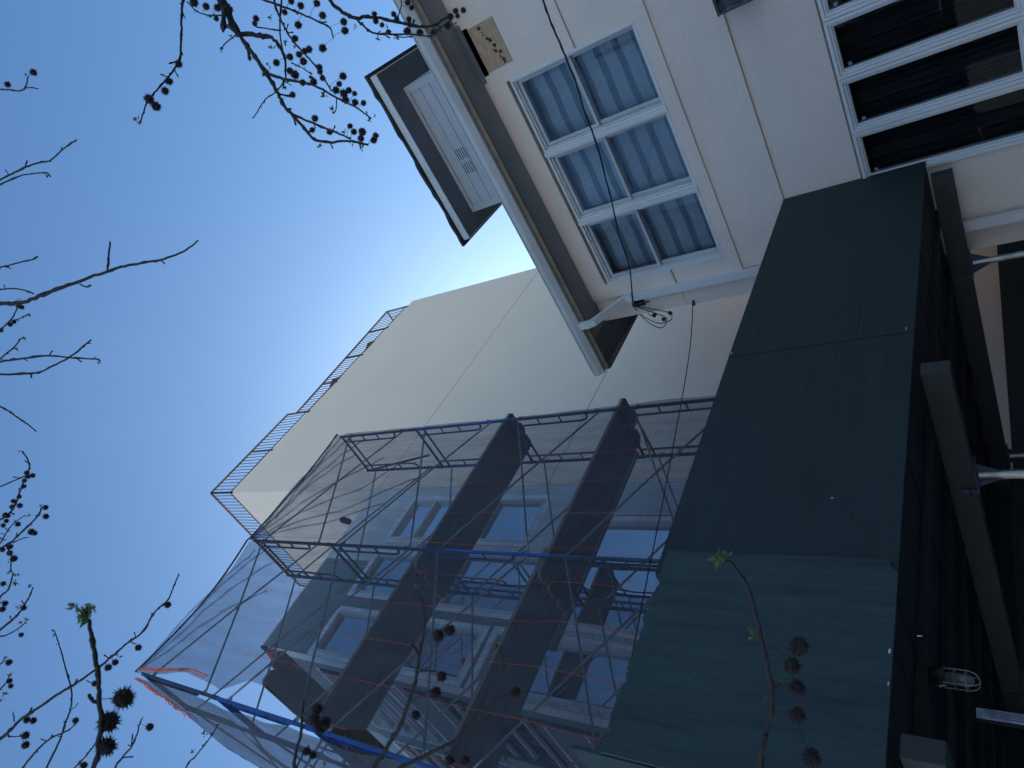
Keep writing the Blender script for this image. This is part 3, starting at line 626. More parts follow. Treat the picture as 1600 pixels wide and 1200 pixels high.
# street side parapet, taller
mb = MB(); mb.box(-3.22, XP-.025, 1.16, 1.18, gz(.67), gz(2.05)); mb.build('parapet_panel', M['shed2'], shed)
mb = MB(); mb.box(-5.7, -3.32, 1.14, 1.158, gz(.67), gz(2.62)); mb.build('parapet_panel', M['shed2'], shed)
for i in range(4): mb = MB(); mb.box(-8.15-2.45*i, -5.71-2.45*i, 1.14, 1.158, gz(.67), gz(2.62)); mb.build('parapet_panel', M['shed2'], shed)
mb = MB(); 
for yy in (1.25, 2.3, 3.4, 4.5, 5.6, 6.6): mb.box(XP-.11, XP-.022, yy, yy+.09, gz(.72), gz(1.8))
for xx in (-4.4, -6.8, -9.2): mb.box(xx, xx+.09, 1.19, 1.28, gz(.72), gz(2.5))
mb.build('parapet_stud', M['deckwood'], shed)
mb = MB(); yy = 1.2
while yy < 6.75: mb.box(-16, XP-.03, yy, yy+.235, gz(.672)+.003*((int(yy*7)) % 3), gz(.72)); yy += .24
mb.build('deck', M['deckwood'], shed)
def ibeam(y, z0, z1, x0, x1):
    mb = MB(); c = .052
    mb.box(x0, x1, y-c, y+c, z1-.01, z1); mb.box(x0, x1, y-c, y+c, z0, z0+.01); mb.box(x0, x1-.02, y-.004, y+.004, z0+.01, z1-.01)
    return mb.build('steel_beam', M['beam'], shed)
def timber(y, z0, z1, x0, x1):
    mb = MB(); mb.box(x0, x1, y-.05, y+.05, z0, z1); return mb.build('stringer_beam', M['beam'], shed, bevel=.004)
for y in (6.48, 3.83, 1.47): timber(y, gz(.47), gz(.627), -16, XP-.005)
mb = MB()
for i in range(22): x = -3.5-.6*i; mb.box(x, x+.05, 1.2, 6.7, gz(.628), gz(.671))
mb.build('joist', M['deckwood'], shed)
def post(x, y):
    mb = MB(); mb.tube([(x,y,0),(x,y,gz(.45))], .03, 14); mb.box(x-.1, x+.1, y-.1, y+.1, 0, .012); o = mb.build('post', M['galv'], shed, smooth=False)
    mb = MB(); z = gz(.469); mb.box(x-.11, x+.11, y-.07, y+.07, z-.012, z)
    for s in (-1, 1): mb.prism([(x+s*.031,z-.013),(x+s*.105,z-.013),(x+s*.031,z-.15)], 1, y-.004, y+.004); mb.prism([(y+s*.031,z-.013),(y+s*.068,z-.013),(y+s*.031,z-.15)], 0, x-.004, x+.004)
    for s in (-1, 1): mb.box(x-.11, x-.07, y+s*.058-.006, y+s*.058+.006, z, z+.09); mb.tube([(x-.09,y+s*.05,z+.04),(x-.09,y+s*.12,z+.04)], .008, 6)
    mb.build('gusset_head', M['navy'], o)
for x in (-3.95, -6.4, -8.85, -11.3):
    for y in (6.48, 3.83, 1.47): post(x, y)
mb = MB()
for i in range(3):
    x = -3.95-2.45*i; mb.tube([(x,3.83,.5),(x-2.45,3.83,1.9)], .016, 6); mb.tube([(x,6.48,.5),(x-2.45,6.48,1.9)], .016, 6)
for x in (-3.95,-6.4): mb.tube([(x,3.83,gz(-.2)),(x,6.48,gz(-.2))], .018, 6)
mb.build('tie_bar', M['brace'], shed)

# hoarding along the plot below the shed
hd = thing('hoarding', 'dark green plywood hoarding under the sidewalk shed', 'hoarding', (-8, 7, 0))
for i in range(9): MB().box(XC+.10, XC+.12, 2.9+1.22*i, 2.9+1.22*(i+1)-.004, 0, gz(.52 if i < 3 else .46)).build('panel', M['shed'], hd)
MB().box(XC+.03, XC+.098, 2.9, 13.8, gz(.36), gz(.43)).build('rail', M['deckwood'], hd)
MB().box(XC+.122, -4.3, 13.4, 13.42, 0, gz(.6)).build('gate', M['deckwood'], hd)
lb = onX(1567, 1103, -4.6)
mb = MB(); mb.box(-4.6, -4.59, lb.y-.10, lb.y-.04, lb.z-.13, lb.z+.13); 
for k in range(4): mb.box(-4.59, -4.5885, lb.y-.088+k*.012, lb.y-.084+k*.012, lb.z-.1, lb.z+.06+.01*k, 1)
mb.box(-4.62, -4.601, lb.y-.11, lb.y-.03, lb.z-.15, gz(.62), 2)
tag(mb.build('notice_plate', [M['label'], M['navy'], M['deckwood']]), 'small pale blue notice plate hanging under the shed deck', 'notice')

# caged lamp under the shed
lp = onX(1500, 1062, -3.8); lt = thing('caged_lamp', 'wire caged jar lamp under the dark shed deck', 'lamp', (lp.x, lp.y, gz(.66)))
mb = MB(); mb.tube([(lp.x,lp.y,gz(.668)),(lp.x,lp.y,gz(.63)),(lp.x,lp.y,gz(.60))], [.05,.05,.04], 14); mb.build('lamp_base', M['black'], lt)
mb = MB(); mb.tube([(lp.x,lp.y,gz(.60)),(lp.x,lp.y,gz(.52)),(lp.x,lp.y,gz(.49)),(lp.x,lp.y,gz(.475))], [.032,.032,.026,.01], 14); mb.build('jar', M['lampglass'], lt, smooth=True)
mb = MB()
for k in range(4):
    a = k*math.pi/2+.6; c, s_ = math.cos(a)*.052, math.sin(a)*.052
    mb.tube([(lp.x+c,lp.y+s_,gz(.61)),(lp.x+c,lp.y+s_,gz(.50)),(lp.x+c*.8,lp.y+s_*.8,gz(.47)),(lp.x+c*.4,lp.y+s_*.4,gz(.455)),(lp.x,lp.y,gz(.452))], .003, 5)
for z in (.56, .51): mb.tube([(lp.x+.052*math.cos(a*math.pi/8),lp.y+.052*math.sin(a*math.pi/8),gz(z)) for a in range(17)], .003, 5, cap=False)
mb.build('wire_cage', M['brace'], lt)

# ------------------------------------------------------------------ cables
A = Vector((-3.80, YH-.10, gz(3.93))); B = onY(848, 0, 2.6)
sv = thing('service_cable', 'black overhead service cable sagging to the corner of the stucco house', 'cable', A)
def cr(pts, n=6):
    pts = [Vector(p) for p in pts]; q = [pts[0]*2-pts[1]]+pts+[pts[-1]*2-pts[-2]]; out = []
    for i in range(1, len(q)-2):
        for k in range(n):
            t = k/n; a, b, c, d = q[i-1:i+3]
            out.append(.5*((2*b)+(c-a)*t+(2*a-5*b+4*c-d)*t*t+(3*b-a-3*c+d)*t**3))
    return out+[pts[-1]]
cpx = [(990,466,6.7),(984,420,6.5),(968,370,6.34),(957,320,6.18),(948,285,6.06),(938,245,5.92),(925,205,5.78),(912,170,5.66),(900,130,5.52),(882,85,5.36),(868,52,5.24),(857,25,5.15),(848,-2,5.05),(838,-60,4.85),(825,-160,4.5)]
cp = [onY(*p) for p in cpx]; cp[0] = A
last = cp[-1]; cp += [last+Vector((1.6,-.75,-.05)), last+Vector((4.5,-2.2,.5)), last+Vector((9,-4.6,2.4))]
pts = cr(cp, 8)
mb = MB(); mb.tube([p+Vector((0,.002*math.sin(i*1.1),.002*math.cos(i*1.1))) for i, p in enumerate(pts)], .0075, 7)
mb.tube([p+Vector((0,.005*math.cos(i*.4),.005*math.sin(i*.4))) for i, p in enumerate(pts)], .005, 6); mb.build('cable', M['cable'], sv)
mb = MB()
for px in ([(990,472),(1000,492),(1018,507),(1035,512),(1042,500),(1040,496)], [(990,472),(996,485),(1008,496),(1030,505),(1048,500),(1050,490)], [(990,472),(1003,478),(1015,492),(1021,493)], [(1035,486),(1036,494),(1037,498)], [(1026,487),(1024,490),(1022,492)], [(1042,484),(1045,488),(1047,490)]):
    mb.tube(cr([onX(x, y, XL-.03-.03*(i in (2,3))) if i else A for i, (x, y) in enumerate(px)], 5), .0055, 6)
mb.build('drip_loop', M['cable'], sv)
for (x, y) in ((1022,493),(1037,499),(1047,489)):
    p = onX(x, y, XL-.05); MB().tube([p-Vector((0,.02,.018)), p-Vector((0,.01,.01)), p+Vector((0,.01,.01)), p+Vector((0,.02,.018))], [.012,.024,.024,.012], 9).build('splice', M['cable'], sv, smooth=True)
mb = MB(); mb.tube([A, A+Vector((-.02,.09,-.02))], .012, 7); mb.box(A.x-.07, A.x+.02, YH-.03, YH, A.z-.12, A.z+.02); mb.tube([A+Vector((0,0,0)), A+Vector((0,.02,-.22))], .01, 6); mb.build('cable_clamp', M['black'], sv)
w0 = onY(1083, 470, YH-.01); w1 = onX(1040, 760, -4.62); w2 = onX(1000, 960, -4.5); w3 = onX(958, 1190, -4.4)
tw = thing('thin_cable', 'thin black wire running from the stucco house corner past the scaffold', 'cable', w0)
mb = MB(); mb.tube(cr([w0, onX(1076,560,-4.3), w1, w2, w3, w3+(w3-w2)*1.2, w3+(w3-w2)*4+Vector((-2,-2,.6))], 6), .006, 6); mb.build('wire', M['cable'], tw)
mb = MB(); mb.tube([w0+Vector((0,.01,0)), w0+Vector((-.03,-.03,.0))], .014, 7); mb.tube([w0+Vector((-.03,-.03,.015)), w0+Vector((-.03,-.03,-.02))], .018, 7); mb.build('wire_hook', M['black'], tw)

# ------------------------------------------------------------------ unseen house mass added at the back to block sun in the passage
rb = thing('rear_sun_blocker', 'unseen grey house mass added behind the side passage to block the sun', 'house', (-1, 20, 0))
mb = MB(); mb.box(-19, 6, 18.2, 26, 0, 8.6); mb.prism([(18.0,8.6),(26.2,8.6),(22.1,10.4)], 0, -19.2, 6.2); mb.build('wall', M['roofgrey'], rb)
# ------------------------------------------------------------------ house across the street, unseen, added for reflected light and window reflections
ob = thing('bounce_row_house', 'unseen pale row house across the street, added for reflected light', 'house', (0, -18, 0))
mb = MB(); wn = [(x, z) for x in range(-22, 23, 3) for z in (1.0, 4.2)]
xs = sorted({-24.0, 24.0}|{float(a) for a, _ in wn}|{a+1.1 for a, _ in wn}); zs = [0, 1.0, 2.7, 4.2, 5.9, 7.2]
tmp = MB(); wall_xz(tmp, xs, zs, lambda x, z: None if any(a < x < a+1.1 and b < z < b+1.7 for a, b in wn) else 0, 0, .3)
mb.v = [(v[0], -16-v[1], v[2]) for v in tmp.v]; mb.f = tmp.f; mb.mi = tmp.mi; mb.box(-24, 24, -26, -16.3, 7.0, 7.2); mb.box(-24,24,-26,-25.8,0,7)
mb.build('wall', M['brick'], ob)
mb = MB()
for a, b in wn: mb.box(a, a+1.1, -16.2, -16.15, b, b+1.7)
mb.build('window', M['interior'], ob)

# ------------------------------------------------------------------ sweetgum trees
def ball_mesh(seed):
    rnd = random.Random(seed); mb = MB(); n = 10; vs = []; fs = []
    for i in range(1, 7):
        for j in range(n): a = math.pi*i/7; b = 2*math.pi*j/n; r = .72+rnd.uniform(-.05,.05); vs.append((r*math.sin(a)*math.cos(b), r*math.sin(a)*math.sin(b), r*math.cos(a)))
    vs += [(0,0,.72), (0,0,-.72)]; k = len(vs)
    fs = [(i*n+j, i*n+(j+1) % n, (i+1)*n+(j+1) % n, (i+1)*n+j) for i in range(5) for j in range(n)]
    fs += [(k-2, (j+1) % n, j) for j in range(n)]+[(k-1, 5*n+j, 5*n+(j+1) % n) for j in range(n)]
    mb.add(vs, fs); N = 88
    for i in range(N):
        z = 1-2*(i+.5)/N; a = i*2.39996+rnd.uniform(-.2,.2); q = math.sqrt(1-z*z); d = Vector((q*math.cos(a), q*math.sin(a), z)); d = (d+Vector((rnd.uniform(-.15,.15),)*3)).normalized()
        o = d.orthogonal().normalized(); p = d.cross(o); L = rnd.uniform(.95, 1.18)
        mb.add([d*.6+o*.085, d*.6-o*.043+p*.075, d*.6-o*.043-p*.075, d*L], [(0,1,3),(1,2,3),(2,0,3)])
    return mb.mesh('seed_ball', M['ball'])
BALLS = [ball_mesh(s) for s in (1, 2, 3)]
def bud_mesh(seed, n):
    rnd = random.Random(seed); mb = MB()
    for i in range(n):
        a = rnd.uniform(0, 6.28); e = rnd.uniform(-.2, 1.2); d = Vector((math.cos(a)*math.cos(e), math.sin(a)*math.cos(e), math.sin(e))); o = d.orthogonal().normalized(); p = d.cross(o); L = rnd.uniform(.6, 1.15); wd_ = rnd.uniform(.16, .3)
        b = d*.1; m1 = d*L*.45+o*wd_+p*.1; m2 = d*L*.45-o*wd_+p*.1; c = d*L*.5-p*.08; t = d*L+p*rnd.uniform(-.3,.3)
        mb.add([b, m1, t, m2, c], [(0,1,4),(1,2,4),(2,3,4),(3,0,4)])
    return mb.mesh('leaf_bud', M['leaf'], smooth=True)
BUDS = [bud_mesh(1, 4), bud_mesh(2, 6), bud_mesh(3, 9)]
trnd = random.Random(77)
class Tree:
    def __init__(s, label, loc, h):
        s.t = thing('sweetgum_tree', label, 'tree', loc); s.loc = Vector(loc)
        mb = MB(); pts = [s.loc+Vector((.06*math.sin(i*.9), .05*math.cos(i*1.3), h*i/12)) for i in range(13)]
        mb.tube(pts, [.17*(1-.75*i/12)+(.08 if i == 0 else 0) for i in range(13)], 12); mb.build('trunk', M['bark'], s.t, smooth=True)
        s.h = h
def branch(tree, twigs, balls=(), buds=(), limb_z=3.5, spur=True):
    """twigs: list of (pixel points, depth0, depth1, radius px at start, at end). The first point of a twig with root=True is led back to the trunk"""
    mb = MB(); cont = []
    for tw_ in twigs:
        pts, d0, d1, r0, r1 = tw_[:5]; root = len(tw_) > 5 and tw_[5]
        n = len(pts); P = []; Rr = []
        for i, (x, y) in enumerate(pts):
            t = i/(n-1); d = d0+(d1-d0)*t; P.append(atd(x, y, d)); Rr.append((r0+(r1-r0)*t)*d/F)
        # subdivide with small kinks
        Q = []; RQ = []; sub = 5
        sm = cr(P, sub)
        for i, q in enumerate(sm):
            t = i/(len(sm)-1); r = Rr[0]+(Rr[-1]-Rr[0])*t
            knob = 1.35 if trnd.random() < .16 else 1.0
            Q.append(q+Vector([trnd.uniform(-1,1)*r*.35 for _ in range(3)])); RQ.append(r*knob*trnd.uniform(.9,1.1))
        for i in range(len(pts)): cont.append(P[i])
        if root:
            q0 = Q[0]; dirn = (Q[0]-Q[1]).normalized(); L = root
            out = q0+dirn*L; tr = tree.loc+Vector((0, 0, limb_z)); tr.z = min(tr.z, tree.h)
            pre = cr([tr, (tr+out)/2+Vector((0,-.1,.25)), out, q0+dirn*L*.4], 5)
            k = len(pre); rr = [max(RQ[0], .034*(1-i/k)**1.6+RQ[0]*i/k) for i in range(k)]
            mb.tube(pre+Q, rr+RQ, 7)
        else: mb.tube(Q, RQ, 6)
        if spur:
            for i in range(2, len(Q)-1):
                if trnd.random() < .20:
                    t = (Q[i]-Q[i-1]).normalized(); s_ = (t+Vector([trnd.uniform(-1.2,1.2) for _ in range(3)])).normalized(); r = RQ[i]; L = r*trnd.uniform(3.5,8)
                    mb.tube([Q[i], Q[i]+s_*L*.5, Q[i]+s_*L*.8, Q[i]+s_*L], [r*.6, r*.5, r*.75, r*.1], 5)
    def near(x, y):
        best = None
        for tw_ in twigs:
            pts, d0, d1 = tw_[:3]
            for i in range(len(pts)-1):
                for k in range(6):
                    t = k/5; px = pts[i][0]*(1-t)+pts[i+1][0]*t; py = pts[i][1]*(1-t)+pts[i+1][1]*t; g = (px-x)**2+(py-y)**2
                    if best is None or g < best[0]: tt = (i+t)/(len(pts)-1); best = (g, d0+(d1-d0)*tt, px, py)
        return best
    todo = []
    for b in balls:
        x, y = b[:2]; g, d, px, py = near(x, y); rad = b[2] if len(b) > 2 else None
        dd = d*trnd.uniform(.985, 1.015); r = (rad*dd/F) if rad else .0175*trnd.uniform(.9, 1.12)
        p = atd(x, y, dd); todo.append((p, r))
        q = atd(px, py, d); mb.tube([q, (p+q)/2+Vector((.003,-.002,.004)), p], .0009, 4)
    br = mb.build('branch', M['twig'], tree.t, smooth=True)
    for p, r in todo:
        o = link('seed_ball', BALLS[trnd.randrange(3)], br, p); o.scale = (r,)*3; o.rotation_euler = [trnd.uniform(0, 6) for _ in range(3)]
    for b in buds:
        x, y = b[:2]; g, d, px, py = near(x, y); rad = b[2] if len(b) > 2 else 5
        o = link('leaf_bud', BUDS[trnd.randrange(3)], br, atd(x, y, d)); o.scale = (rad*1.25*d/F,)*3; o.rotation_euler = [trnd.uniform(0, 6) for _ in range(3)]
    return br
T1 = Tree('sweetgum tree whose spiky balled twigs hang in from the house side', (2.6, -1.7, 0), 7.5)
T2 = Tree('sweetgum tree whose twigs reach in over the netting and shed', (-2.3, -1.7, 0), 9.0)

# T1: cluster beside the eave
branch(T1, [
 ([(325,-45),(345,0),(372,52)], 2.75, 2.8, 5, 5, .6),
 ([(372,52),(388,75),(400,92),(420,122),(432,142),(445,166),(455,178),(475,200),(490,217),(515,222),(545,220),(575,226)], 2.8, 2.7, 3.6, 1.6),
 ([(455,178),(490,193),(520,205),(548,217)], 2.75, 2.7, 1.8, 1.3),
 ([(420,116),(450,125),(490,133),(525,152),(560,170),(580,185)], 2.76, 2.65, 2.4, 1.1),
 ([(372,52),(400,55),(425,60),(438,76),(446,95),(446,125)], 2.8, 2.85, 4, 1.4),
 ([(425,-10),(432,14),(442,38),(455,60),(475,83),(497,108),(518,142)], 2.9, 2.75, 1.8, 1.3),
 ([(396,-6),(430,6),(460,17),(490,30),(515,43),(521,60)], 2.9, 2.95, 1.8, 1.1),
 ([(441,-10),(437,50),(445,90)], 2.95, 2.9, 1.4, 1.1), ([(400,42),(420,45),(440,48)], 2.8, 2.85, 1.1, .9),
 ([(446,125),(432,143),(415,155),(400,178),(395,185)], 2.8, 2.8, 1.1, .8), ([(526,153),(525,170),(521,178)], 2.7, 2.7, 1, .8),
 ([(455,98),(470,105),(488,116)], 2.8, 2.75, .9, .7), ([(350,5),(362,20),(340,24),(312,20),(292,3)], 2.8, 2.9, 1.2, .9), ([(372,52),(362,60),(350,70),(346,78)], 2.8, 2.8, 1.1, .8)],
 [(303,4,8),(322,10,6.5),(340,12,7),(355,11,7),(338,29,5),(347,6,6),(400,29,6),(398,37,5),(455,2,6),(470,9,6.5),(495,5,6.5),(445,19,5.5),(504,24,6.8),(466,39,7),(537,34,6.8),(539,48,7),(461,60,6),(504,75,7.5),(483,77,6.5),(476,80,6),(453,89,6.5),(467,85,6),(474,96,7),(432,98,6.5),(499,105,6),(500,112,5.5),(461,117,8),(453,111,6.5),(473,129,6),(490,128,7),(504,122,5.5),(536,119,7),(530,131,5.5),(525,141,7),(537,146,7.5),(545,141,6),(554,146,5),(540,156,7),(555,160,6.5),(568,161,5.5),(457,148,5.8),(492,185,6.5),(488,203,5.3),(515,206,6),(547,197,5.3),(553,206,6),(566,206,7.5),(564,216,6.5),(584,219,6.5),(587,212,6)],
 [(423,26,5),(426,76,6),(421,101,6),(487,118,6),(447,67,5),(459,71,5),(508,150,7),(519,173,8),(538,205,5),(549,223,7),(565,230,7),(498,227,5),(436,157,5),(414,116,5),(579,188,6),(573,178,5),(445,134,6),(450,130,6),(353,44,6),(361,57,5),(325,25,6),(333,22,5),(347,78,4),(585,180,4)])
branch(T1, [
 ([(495,-30),(512,-3),(535,18),(555,28),(575,26),(600,30),(628,36),(650,41),(675,41),(690,32),(700,26)], 3.0, 3.1, 3.2, 1.5, .5),
 ([(555,28),(570,42),(585,52),(610,53),(650,54),(665,56),(680,56)], 3.05, 3.05, 1.7, 1.2), ([(617,33),(624,20),(627,2),(620,-8)], 3.05, 3.1, 1.0, .8), ([(610,53),(628,58),(645,57)], 3.05, 3.05, 1, .8), ([(680,50),(690,42),(706,30)], 3.1, 3.1, 1.2, .9)],
 [(585,22,5.3),(587,33,5.6),(597,39,4.8),(615,22,5.2),(620,29,5),(607,50,5.2),(637,4,5.5),(643,12,5),(639,30,5.2),(640,38,5),(636,49,7),(656,51,6.8),(704,26,6),(712,17,5.5),(715,25,4.5),(724,16,5.3),(700,40,6.5),(677,51,5.5)],
 [(591,60,5),(619,61,6),(643,59,5),(605,41,4),(553,42,5),(565,38,4),(710,35,6),(686,48,6),(676,58,5),(692,30,4)])
branch(T1, [([(292,-60),(287,-8),(284,18),(283,52),(281,90),(272,108),(258,126),(242,144),(230,160),(224,176),(218,194)], 3.0, 2.6, 2.0, 1.0, .5),
 ([(262,120),(250,116)], 2.8, 2.8, .9, .7), ([(285,18),(290,30)], 3, 3, .8, .6)],
 [(279,100,6.8),(264,127,7),(258,142,7.2),(233,155,9),(244,166,8.5)], [(213,190,6),(215,186,5)])
# T2: left edge twigs, high above
branch(T2, [([(-70,500),(-20,478),(8,475),(37,472),(68,460),(100,448),(135,435),(168,424),(195,416),(220,411),(250,406),(280,396),(300,384),(309,376)], 3.4, 3.0, 3.4, 1.1, .6),
 ([(168,424),(170,400),(172,377)], 3.1, 3.1, 1.5, 1.3), ([(125,444),(134,448),(142,446)], 3.2, 3.2, 1.1, 1.6), ([(249,406),(254,409),(258,413)], 3.1, 3.1, 1.2, .9)], limb_z=7.5, spur=False)
branch(T2, [([(-60,300),(-5,283),(18,272),(40,261),(62,254),(80,250),(100,232),(120,218)], 3.6, 3.4, 1.6, 1.1, .5), ([(40,261),(42,251)], 3.5, 3.5, 1.2, 1.2), ([(-20,297),(0,288),(35,274),(55,271),(72,270),(79,276)], 3.6, 3.5, 1.2, 1.1)], limb_z=8.5)
branch(T2, [([(-40,417),(0,417),(12,415),(35,409),(52,405),(58,401)], 3.6, 3.4, 1.1, 1.1, .4), ([(-20,452),(0,452),(22,451),(40,454),(52,459)], 3.6, 3.5, 1.4, .9)], limb_z=8.2)
branch(T2, [([(-40,570),(0,565),(35,560),(77,556),(112,559),(150,561),(157,565)], 3.3, 3.2, 1.9, 1.0, .5), ([(77,556),(82,548)], 3.3, 3.3, 1, 1.2), ([(-30,587),(0,585),(30,584),(60,582),(82,572),(112,556),(130,541),(142,531)], 3.4, 3.3, 1.7, 1.4), ([(-10,570),(0,561),(22,542),(32,530),(40,528)], 3.4, 3.4, 1.2, 1.0), ([(118,558),(128,566)], 3.3, 3.3, .9, .9), ([(22,542),(29,548)], 3.4,3.4,.8,.8)], [], [(155,566,3),(38,529,3)], limb_z=7.0)
branch(T2, [([(-60,150),(-10,141),(12,140),(30,142),(39,137),(44,120)], 3.3, 3.2, 1.3, 1.0, .5), ([(39,137),(50,137),(60,139)], 3.2, 3.2, .9, .9)], [(52,113,6.3),(12,132,5.5)], [(43,117,4)], limb_z=8.8)
branch(T2, [([(-60,600),(-5,632),(10,640),(27,652),(42,662),(57,674)], 3.3, 3.2, 1.6, .9, .5)], limb_z=7.0, spur=False)
branch(T2, [([(-30,545),(0,516),(15,502),(25,486),(29,475)], 3.8, 3.7, 1.2, .9, .4), ([(15,502),(30,498),(47,491)], 3.8, 3.8, .9, .7)], [(29,478,5),(34,480,4.5),(16,507,4.3),(22,503,4),(1,516,4.5)], [(29,470,5),(46,491,4),(38,494,3)], limb_z=7.8)
branch(T2, [([(-60,860),(-10,818),(10,806),(22,792),(32,765),(40,745),(46,725),(35,705)], 3.7, 3.5, 1.8, .9, .5), ([(-20,764),(0,760),(20,752),(38,744)], 3.6, 3.6, 1.2, 1.0)],
 [(42,739,4.6),(51,743,4.6),(38,751,4.3),(37,760,4.4),(30,776,4.2),(21,783,4.4),(19,792,4.6),(31,790,5),(8,805,4.8),(12,806,4.5),(10,814,4.3),(5,821,4.2),(44,745,4)], [(33,704,5),(46,722,4),(29,765,3),(20,804,3)], limb_z=6.5)
branch(T2, [([(-60,895),(-5,860),(20,845),(40,825),(58,808),(66,792)], 3.4, 3.3, 1.7, 1.0, .5), ([(20,848),(33,842),(40,840)], 3.4, 3.4, .9, .7), ([(0,850),(10,832),(22,817),(40,805)], 3.5, 3.4, 1.0, .7), ([(10,852),(18,870),(17,890),(24,900)], 3.4, 3.3, 1.2, .8)],
 [(71,793,5),(72,807,5.4),(49,831,6),(54,833,5),(28,819,4.8),(16,854,5),(4,859,4.5),(15,864,5.3),(22,873,6)], [(43,805,4.5),(22,815,4),(56,806,3),(64,789,3),(22,872,6),(16,895,5),(3,844,5),(26,898,4)], limb_z=6.5)
branch(T2, [([(-60,1040),(-6,990),(15,972),(28,960),(40,942),(47,930),(51,918)], 3.2, 3.1, 1.9, 1.0, .5), ([(-8,994),(8,993),(22,986),(35,977),(44,967)], 3.2, 3.1, 1.1, .8), ([(-20,960),(0,933),(12,922),(18,905),(20,896)], 3.3, 3.2, 1.8, .9)],
 [(37,950,5),(5,912,4.8),(8,943,5.4),(4,952,5.4),(33,992,4.3)], [(49,916,6),(30,948,5),(42,966,5),(31,974,4),(25,909,6)], limb_z=6)
branch(T2, [([(-30,1060),(0,1038),(8,1031)], 3.2, 3.2, 1.2, .9, .4), ([(-10,1082),(0,1077),(10,1066),(16,1052)], 3.2, 3.2, 1.2, .8)], [(14,1035,5.8),(15,1064,5),(17,1072,4.5)], [(8,1029,4),(15,1053,5),(8,1086,6),(3,1092,5)], limb_z=5.6)
branch(T2, [([(-70,1205),(-5,1158),(12,1145),(35,1122),(60,1106),(90,1085),(115,1070),(150,1046),(175,1026),(195,1008),(222,988),(236,965),(248,950),(262,938),(270,920),(276,905),(280,897)], 2.9, 2.7, 2.4, .9, .6),
 ([(11,1150),(22,1151),(35,1150)], 2.9, 2.9, 1.0, .8), ([(205,1004),(213,1006)], 2.7,2.7,.9,.7), ([(135,1063),(142,1067)], 2.7,2.7,.9,.7), ([(22,1128),(22,1120),(20,1115)], 2.8,2.8,.8,.8)],
 [(262,945,6.2),(216,1012,6),(180,1035,6),(169,1043,6.5),(148,1068,5.5),(42,1125,6),(52,1126,6),(40,1149,7),(40,1164,7)], [(190,1027,4),(185,1024,4)], limb_z=5)
branch(T2, [([(60,1260),(72,1202),(90,1165),(102,1130),(110,1108),(112,1080),(104,1050),(96,1020),(90,1000),(84,985)], 2.9, 2.8, 1.7, .8, .5), ([(22,1235),(35,1202),(60,1170),(82,1152),(105,1142),(118,1132)], 3.0, 2.8, 1.8, 1.0), ([(110,1110),(118,1104),(122,1098)], 2.8,2.8,.8,.6)],
 [(118,1126,5.8)], [(84,994,4.5),(82,985,3),(107,1073,3)], limb_z=4.6)
branch(T2, [([(165,1260),(178,1205),(190,1185),(206,1166),(213,1150),(217,1135),(221,1124)], 2.6, 2.5, 1.6, 1.1, .5), ([(110,1205),(128,1188),(143,1170),(150,1160)], 2.6, 2.5, 1.5, 1.0), ([(192,1184),(208,1182)], 2.6,2.6,1.1,.8), ([(206,1166),(207,1146)], 2.6,2.6,1,.7)], [(234,1136,7),(131,1196,6.5)], [(126,1190,4)], limb_z=4)
branch(T2, [([(275,1250),(292,1197),(305,1182),(318,1166),(330,1150),(341,1132)], 2.5, 2.4, 1.2, .9, .4)], [], [(320,1148,6),(332,1149,5),(302,1175,5),(318,1166,4),(341,1130,5)], limb_z=3.6)
# near twigs on the left
branch(T2, [([(120,1290),(140,1218),(152,1180),(157,1140),(157,1112),(155,1080),(152,1045),(147,1010),(141,985),(139,968)], 1.05, 1.0, 4.3, 2.9, .4), ([(155,1095),(148,1097),(141,1090),(139,1085)], 1.03, 1.02, 3.5, 2.0), ([(157,1092),(172,1092)], 1.02,1.02,.6,.5)],
 [(193,1091,19),(170,1128,19),(167,1166,17)], [(128,957,19),(137,962,16),(118,948,13),(147,945,13),(130,968,12)], limb_z=2.4, spur=False)
branch(T2, [([(430,1290),(455,1215),(462,1180),(470,1145),(472,1115),(474,1095)], 1.5, 1.45, 3.2, 1.6, .4), ([(470,1145),(480,1125),(488,1118)], 1.45, 1.45, 1.0, .8), ([(463,1200),(475,1175),(483,1165)], 1.5,1.5,1.4,1)], [(496,1108,10),(492,1124,10),(508,1130,11),(500,1138,10),(479,1174,7.5),(489,1180,7)], [(472,1093,7),(467,1100,6),(470,1172,6),(505,1195,6)], limb_z=2.2, spur=False)
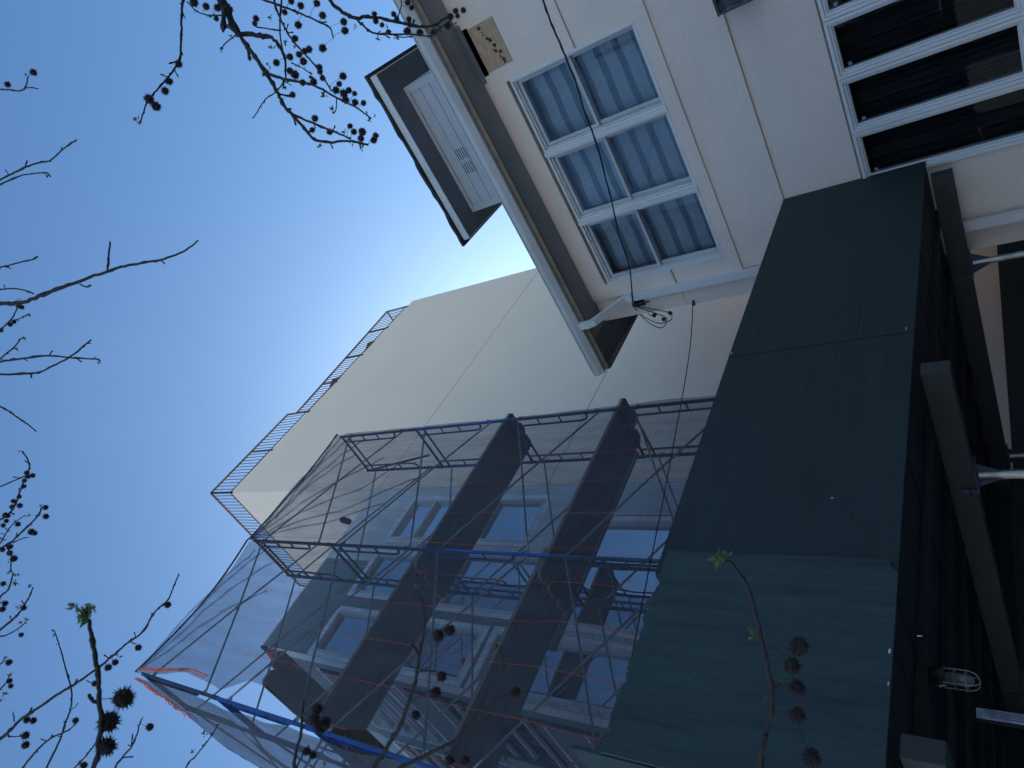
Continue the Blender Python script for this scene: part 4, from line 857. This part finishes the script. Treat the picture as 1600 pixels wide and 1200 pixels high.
branch(T2, [([(555,1290),(582,1205),(598,1180),(610,1158),(625,1135),(634,1110),(641,1088),(649,1063),(653,1040),(658,1010),(662,985),(663,960),(660,940),(653,922)], 1.6, 1.4, 3.8, 1.3, .4), ([(654,1022),(648,1012),(641,1008)], 1.45,1.45,2.0,2.4), ([(651,1052),(660,1048),(670,1048)], 1.47,1.47,1.6,1.3), ([(632,1112),(642,1098),(660,1085),(672,1078)], 1.5,1.48,.9,.7), ([(655,1050),(668,1030),(683,1012)], 1.46,1.45,.7,.5)],
 [(685,993,11),(703,985,10.5),(690,1057,9.5),(681,1081,10),(650,1117,8.5)], [(651,918,8),(659,928,5),(641,1008,4)], limb_z=2.2, spur=False)
branch(T2, [([(560,1290),(612,1212),(650,1188),(690,1168),(722,1150),(742,1132),(755,1112),(765,1090),(775,1068),(783,1045),(786,1028),(782,1014)], 1.6, 1.4, 3.4, 1.3, .4), ([(785,1045),(792,1036)], 1.4,1.4,1.4,.9), ([(690,1168),(697,1178),(700,1170)], 1.5,1.5,1,.8), ([(757,1108),(775,1100),(780,1096)],1.45,1.45,.7,.5)], [(806,1081,9),(703,1188,9),(727,1188,8)], [(775,1003,10),(779,1010,8)], limb_z=2.0, spur=False)
# near twig crossing the shed parapet
branch(T2, [([(1150,1330),(1183,1212),(1188,1180),(1195,1148),(1203,1120),(1206,1080),(1200,1050),(1194,1020),(1188,990),(1180,955),(1172,930),(1165,912),(1155,896),(1143,880),(1135,876)], 1.25, 1.05, 5.0, 2.2, .4),
 ([(1203,1080),(1212,1074),(1220,1068)], 1.15,1.15,2.2,1.6), ([(1200,1012),(1215,1015),(1225,1022),(1240,1010)], 1.12,1.12,.6,.5), ([(1205,1075),(1222,1072),(1245,1072)],1.15,1.15,.5,.5), ([(1205,1112),(1225,1112),(1245,1116)],1.2,1.2,.5,.5), ([(1197,1150),(1193,1160),(1190,1170)],1.2,1.2,3,1.5), ([(1178,948),(1177,938)],1.1,1.1,1.4,1)],
 [(1249,1010,17),(1238,1041,15),(1246,1074,14.5),(1246,1117,14.5),(1268,1184,17)], [(1122,872,15),(1134,870,12),(1126,866,10),(1178,997,13),(1190,994,9),(1221,1066,6),(1196,1092,5)], limb_z=1.9, spur=False)
